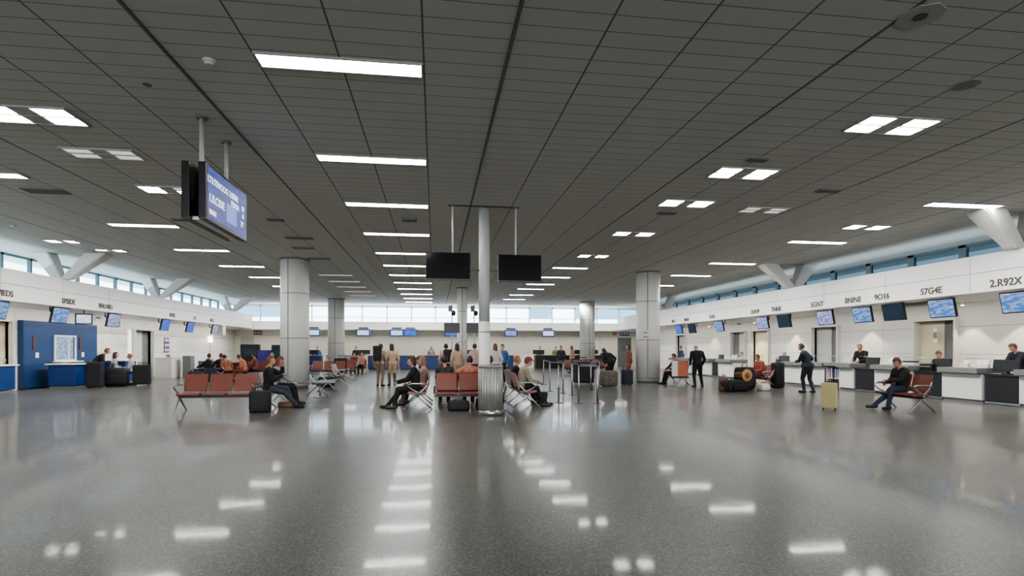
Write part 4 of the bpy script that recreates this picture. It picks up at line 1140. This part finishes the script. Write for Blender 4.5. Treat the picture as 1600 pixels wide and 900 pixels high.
# centre right
person(2.32, 14.5, PX, 'man in olive-grey jacket and dark red cap bending forward, facing right', 'sit', top=(.27, .24, .19), legs=BLK, hair=(.12, .045, .03), cap=(.16, .05, .06),
       lean=16, pitch=6, wr=(.1, .38, .64), wl=(-.1, .38, .64), ar=(.08, .50, .085), al=(-.1, .62, .085), vox=.0085, detail=True, build=1.1)
person(2.3, 15.2, PX, 'person with light brown hair and black coat beside the man in the red cap', 'sit', top=BLK, legs=DK, hair=(.30, .16, .08), lean=0, pitch=5, vox=.0105)
person(2.4, 21.9, .4, 'woman with red-brown hair and white shirt standing right of the pillar', 'stand', top=(.60, .56, .52), legs=DK, hair=(.16, .06, .04), hlen='long', vox=.014)
person(3.0, 24.5, 2.6, 'person in blue top standing behind the woman in the white shirt', 'stand', top=(.05, .14, .30), legs=DK, hair=(.02, .02, .02), vox=.014)
# standing couple left of centre
person(-1.72, 23.3, .25, 'woman in long beige coat of the standing couple left of centre', 'stand', top=(.44, .33, .22), legs=(.12, .09, .07), hair=(.04, .03, .025), hlen='long', coat=True, vox=.013, yaw=40)
person(-2.2, 23.1, -.2, 'person with black backpack of the standing couple left of centre', 'stand', top=(.30, .22, .18), legs=(.22, .16, .12), hair=(.03, .025, .02), vox=.013, yaw=-40)
soft_bag(-2.27, 22.82, 0, .36, .22, .6, M_bk, 'big black backpack on the standing couple', False, z=1.05, seed=33)
# right side walkers
person(12.7, 17.55, math.radians(10), 'man in navy shirt and dark trousers walking away, leaning left', 'stand', top=(.022, .028, .038), legs=(.022, .026, .035), hair=(.02, .018, .016),
       lean=14, pitch=6, twist=35, wr=(.24, .22, 1.02), wl=(-.16, .34, 1.08), ar=(.13, -.12, .09), al=(-.05, .10, .085), vox=.0105, build=1.25, sidelean=-6)
person(10.35, 20.9, math.radians(-5), 'man in black coat and trousers seen from behind, head bowed', 'stand', top=BLK, legs=BLK, hair=(.30, .28, .26), hlen='bald',
       lean=8, pitch=34, ar=(.2, .02, .085), al=(-.14, -.1, .085), wr=(.25, .12, .90), wl=(-.25, .12, .90), vox=.0115, build=1.12, coat=True)
person(12.6, 20.3, NX, 'person in maroon and orange coat seated behind the luggage heap', 'sit', top=(.28, .07, .05), legs=(.12, .04, .04), hair=(.12, .06, .045), lean=8, pitch=14, vox=.0115, build=1.15)
person(10.2, 22.75, NX, 'brown-haired person in dark red seated right of the large column', 'sit', top=(.10, .03, .03), legs=DK, hair=(.06, .03, .02), lean=4, pitch=12, vox=.013, wr=(.1, .35, .62))
# clerks at the right counters
person(16.2, 13.4, NX, 'clerk in dark suit standing at the right edge, looking down', 'stand', top=(.012, .014, .024), legs=DK, hair=(.09, .045, .025), lean=16, pitch=26, twist=-8, wr=(.12, .52, .96), wl=(-.1, .55, .98), vox=.0105, detail=True, build=1.05)
person(16.2, 15.95, NX+.3, 'clerk with brown hair sitting low behind the black desk', 'sit', top=(.02, .02, .022), legs=DK, hair=(.07, .035, .02), lean=6, pitch=24, seat=.60, wr=(.12, .3, .9), wl=(-.12, .3, .9), ar=(.1, .4, .2), al=(-.1, .4, .2), vox=.0105, detail=True)
person(16.05, 18.95, NX+.3, 'blonde clerk in black leaning over the counter', 'stand', top=BLK, legs=DK, hair=(.36, .20, .09), lean=24, pitch=6, wr=(.12, .50, 1.02), wl=(-.12, .52, 1.02), vox=.0105, detail=True, scale=1.03)
person(16.1, 27.9, NX, 'clerk with brown hair low behind the dark desk right of the black coat', 'sit', top=(.4, .38, .36), legs=DK, hair=(.12, .06, .04), seat=.5, vox=.014)
person(16.2, 35.0, NX, 'small dark figure in navy standing far along the right wall', 'stand', top=(.03, .03, .09), legs=DK, hair=(.02, .02, .03), vox=.016)
person(16.1, 24.2, NX, 'grey-haired clerk behind the counter left of the black desk', 'sit', top=(.3, .32, .36), legs=DK, hair=(.3, .27, .25), seat=.5, vox=.014)
# left wall people
person(-13.5, 24.3, math.radians(-60), 'person in black top bending over the blue desk at left', 'stand', top=BLK, legs=(.02, .03, .07), hair=(.16, .07, .04), lean=44, pitch=4, wr=(.14, .55, 1.0), wl=(-.14, .55, 1.0), vox=.0115)
person(-13.25, 25.4, math.radians(-70), 'dark-haired woman in grey seated by the black luggage at left', 'sit', top=(.26, .28, .32), legs=BLK, hair=(.04, .03, .03), hlen='long', seat=.5, lean=6, vox=.0115)
person(-13.1, 26.2, math.radians(110), 'child in patterned top facing the seated woman at left', 'sit', top=(.34, .34, .40), legs=DK, hair=(.20, .09, .05), seat=.5, lean=5, vox=.0115, scale=.95)
# left waiting group
person(-10.75, 28.0, NX, 'person in navy coat at the left of the waiting group, head turned right', 'sit', top=NAVY, legs=DK, hair=(.06, .04, .03), vox=.014, yaw=-50)
person(-10.3, 28.4, math.radians(60), 'person in dark coat with brown hair next to the navy coat', 'sit', top=(.03, .025, .035), legs=DK, hair=(.12, .04, .03), vox=.014)
person(-9.35, 26.9, math.radians(50), 'dark-haired person bowing forward in the left waiting group', 'sit', top=(.30, .10, .07), legs=DK, hair=(.025, .02, .02), lean=22, pitch=20, vox=.014)
person(-9.0, 28.0, NX, 'person in salmon jacket in the middle of the left waiting group', 'sit', top=(.46, .17, .11), legs=(.3, .12, .08), hair=(.10, .05, .03), lean=20, pitch=24, vox=.014)
person(-9.1, 29.7, NX, 'person in brown coat with black hair at the right of the left group', 'sit', top=(.20, .08, .05), legs=DK, hair=(.015, .015, .015), lean=0, vox=.014)
person(-8.4, 30.3, TOW, 'person with long fair hair in the left group beside the column', 'sit', top=(.08, .05, .04), legs=DK, hair=(.42, .28, .18), hlen='long', vox=.014)
# far people
person(-.25, 43.5, TOW, 'woman in sunglasses standing behind a blue far counter', 'stand', top=(.30, .20, .17), legs=DK, hair=(.10, .06, .04), hlen='long', vox=.018)
person(-5.0, 35.9, TOW, 'person in dark red top seated far back left of the bald person', 'sit', top=(.16, .05, .05), legs=DK, hair=(.02, .015, .015), vox=.016)
person(-4.45, 35.1, TOW, 'bald person in salmon top seated on the two far red seats', 'sit', top=(.46, .22, .16), legs=DK, hair=(.3, .2, .15), hlen='bald', vox=.016)
person(-8.75, 43.6, TOW, 'clerk in blue at the far counter right of the large left column', 'stand', top=(.03, .14, .42), legs=DK, hair=(.015, .015, .015), vox=.018)
person(-5.9, 43.5, TOW, 'dark-clad clerk at the far counter above the bald person', 'stand', top=BLK, legs=DK, hair=(.015, .015, .015), vox=.018)
person(8.3, 43.6, TOW, 'thin dark clerk at the black far counter', 'stand', top=(.07, .05, .05), legs=DK, hair=(.012, .012, .012), vox=.018)
person(9.6, 43.6, TOW, 'clerk in green at the black far counter', 'stand', top=(.12, .20, .05), legs=DK, hair=(.012, .012, .012), vox=.018)
person(8.1, 35.2, 2.8, 'person in navy and red standing behind the orange-red far seats', 'stand', top=(.05, .03, .08), legs=DK, hair=(.02, .015, .02), vox=.016)
person(8.7, 34.6, 1.0, 'auburn-haired woman standing beside the far orange-red seats', 'stand', top=(.45, .28, .22), legs=DK, hair=(.20, .08, .05), hlen='long', vox=.016)
person(7.65, 23.6, .4, 'person in a black coat hunched behind the navy suitcase', 'stand', top=BLK, legs=BLK, hair=(.015, .014, .014), lean=40, pitch=20, hlen='long', coat=True, vox=.014, build=1.25)
person(8.78, 24.3, 1.2, 'person in red and brown standing at the left edge of the right column', 'stand', top=(.22, .07, .05), legs=(.3, .1, .08), hair=(.07, .04, .03), hlen='long', vox=.014)

# ------------------------------------------------------------------ lights
def area(name, loc, size, sy, power, col, rot=(0, 0, 0), portal=False, spread=PI):
    L = bpy.data.lights.new(name, 'AREA'); L.shape = 'RECTANGLE'; L.size = size; L.size_y = sy; L.energy = power; L.color = col
    L.spread = spread
    if portal: L.cycles.is_portal = True
    o = bpy.data.objects.new(name, L); COL.objects.link(o); o.location = loc; o.rotation_euler = rot
    return o
area('window_portal_far', (1.1, FY+.3, 4.3), 33, 1.3, 1, (1, 1, 1), (PI/2, 0, PI), True).rotation_euler = (-PI/2, 0, 0)
area('window_portal_left', (LX-.4, 23.8, 4.5), 1.0, 43, 1, (1, 1, 1), (0, -PI/2, 0), True)
area('window_portal_right', (RX+.4, 23.8, 4.5), 1.0, 43, 1, (1, 1, 1), (0, PI/2, 0), True)
# unseen fill lamps added behind the viewer, towards the bulkheads and up at the ceiling
area('fill_behind_viewer', (1.1, NY+.3, 2.6), 30, 3.2, 480, (.97, .99, 1), (PI/2-math.radians(12), 0, 0), spread=math.radians(70))  # added fill for floor and column fronts; the near wall has no opening
area('bulkhead_fill_left', (-8.9, 23, 4.85), 42, .2, 420, (1, .98, .95), (0, 0, 0), spread=math.radians(75)).rotation_euler = (math.radians(52), 0, PI/2)  # added lamps, left, right and far, that brighten the bulkhead faces
area('bulkhead_fill_right', (10.3, 23, 4.85), 42, .2, 420, (1, .98, .95), (0, 0, 0), spread=math.radians(75)).rotation_euler = (math.radians(52), 0, -PI/2)
area('bulkhead_fill_far', (1.1, 41.2, 4.85), 30, .2, 200, (1, .98, .95), (math.radians(40), 0, 0), spread=math.radians(75))
area('ceiling_fill_left', (-14.3, 22, 4.2), 1.6, 40, 170, (.74, .89, 1), (0, PI-.55, 0))  # uplights added on the ledges only to lift the ceiling
area('ceiling_fill_right', (16.2, 22, 4.2), 1.6, 40, 170, (.74, .89, 1), (0, PI+.55, 0))
area('ceiling_fill_far', (1.1, 44.3, 3.75), 30, 1.2, 420, (.85, .94, 1), (PI-.7, 0, 0))
# soffit luminaires above the counters: lamps under the bulkheads with warm pools on the wall
for nm, x, rot in (('soffit_lamp_left', -14.3, (0, math.radians(20), 0)), ('soffit_lamp_right', 16.2, (0, math.radians(-12), 0))):
    area(nm, (x, 24.5, 3.0), .25, 36, 210, (1, .96, .9), rot)
area('soffit_lamp_far', (1.1, 44.2, 2.96), 30, .25, 300, (1, .95, .86), (math.radians(-12), 0, 0))
for i, y in enumerate((14.4, 16.0, 20.3, 25.0, 28.0, 33.0)):
    t = thing('spotlight', '%s small warm spotlight from the right edge under the right bulkhead' % ORD[i], 'spotlight', (17.1, y, 3.03))
    MB().cyl((0, 0, -.09), .05, .09, 16).build('housing', M_white, t)
    MB().cyl((0, 0, -.095), .04, .006, 16).build('bulb', M_wash, t)
    L = bpy.data.lights.new('spot_beam', 'SPOT'); L.energy = 110; L.spot_size = math.radians(95); L.color = (1, .8, .55); L.shadow_soft_size = .04
    o = bpy.data.objects.new('spot_beam', L); COL.objects.link(o); o.location = (17.1, y, 2.92); o.rotation_euler = (0, math.radians(-25), 0)
    o.rotation_euler = (0, math.radians(18), 0)

w = bpy.data.worlds.new('World'); scene.world = w; w.use_nodes = True
nt = w.node_tree; bg = nt.nodes['Background']
sk_tc = nt.nodes.new('ShaderNodeTexCoord'); sx = nt.nodes.new('ShaderNodeSeparateXYZ'); nt.links.new(sk_tc.outputs['Generated'], sx.inputs[0])
cr = nt.nodes.new('ShaderNodeValToRGB'); cr.color_ramp.elements[0].color = (.85, .93, 1, 1); cr.color_ramp.elements[1].color = (.55, .74, 1, 1)
nt.links.new(sx.outputs[2], cr.inputs[0]); nt.links.new(cr.outputs[0], bg.inputs[0]); bg.inputs[1].default_value = 4.2

# ------------------------------------------------------------------ camera
cam = bpy.data.cameras.new('camera'); co = bpy.data.objects.new('camera', cam); COL.objects.link(co)
cam.sensor_width = 36; cam.lens = 870/1600*36
cam.shift_y = 96/1600
co.location = (0, 0, 1.5); co.rotation_euler = (PI/2, 0, -math.atan(121/870))
cam.clip_end = 300
scene.camera = co
scene.view_settings.view_transform = 'AgX'
scene.view_settings.exposure = 0.6
scene.view_settings.look = 'AgX - Medium High Contrast'
scene.cycles.use_denoising = True
scene.cycles.max_bounces = 7; scene.cycles.diffuse_bounces = 4; scene.cycles.glossy_bounces = 3
scene.cycles.transparent_max_bounces = 6
scene.cycles.sample_clamp_indirect = 6
scene.cycles.caustics_reflective = False; scene.cycles.caustics_refractive = False
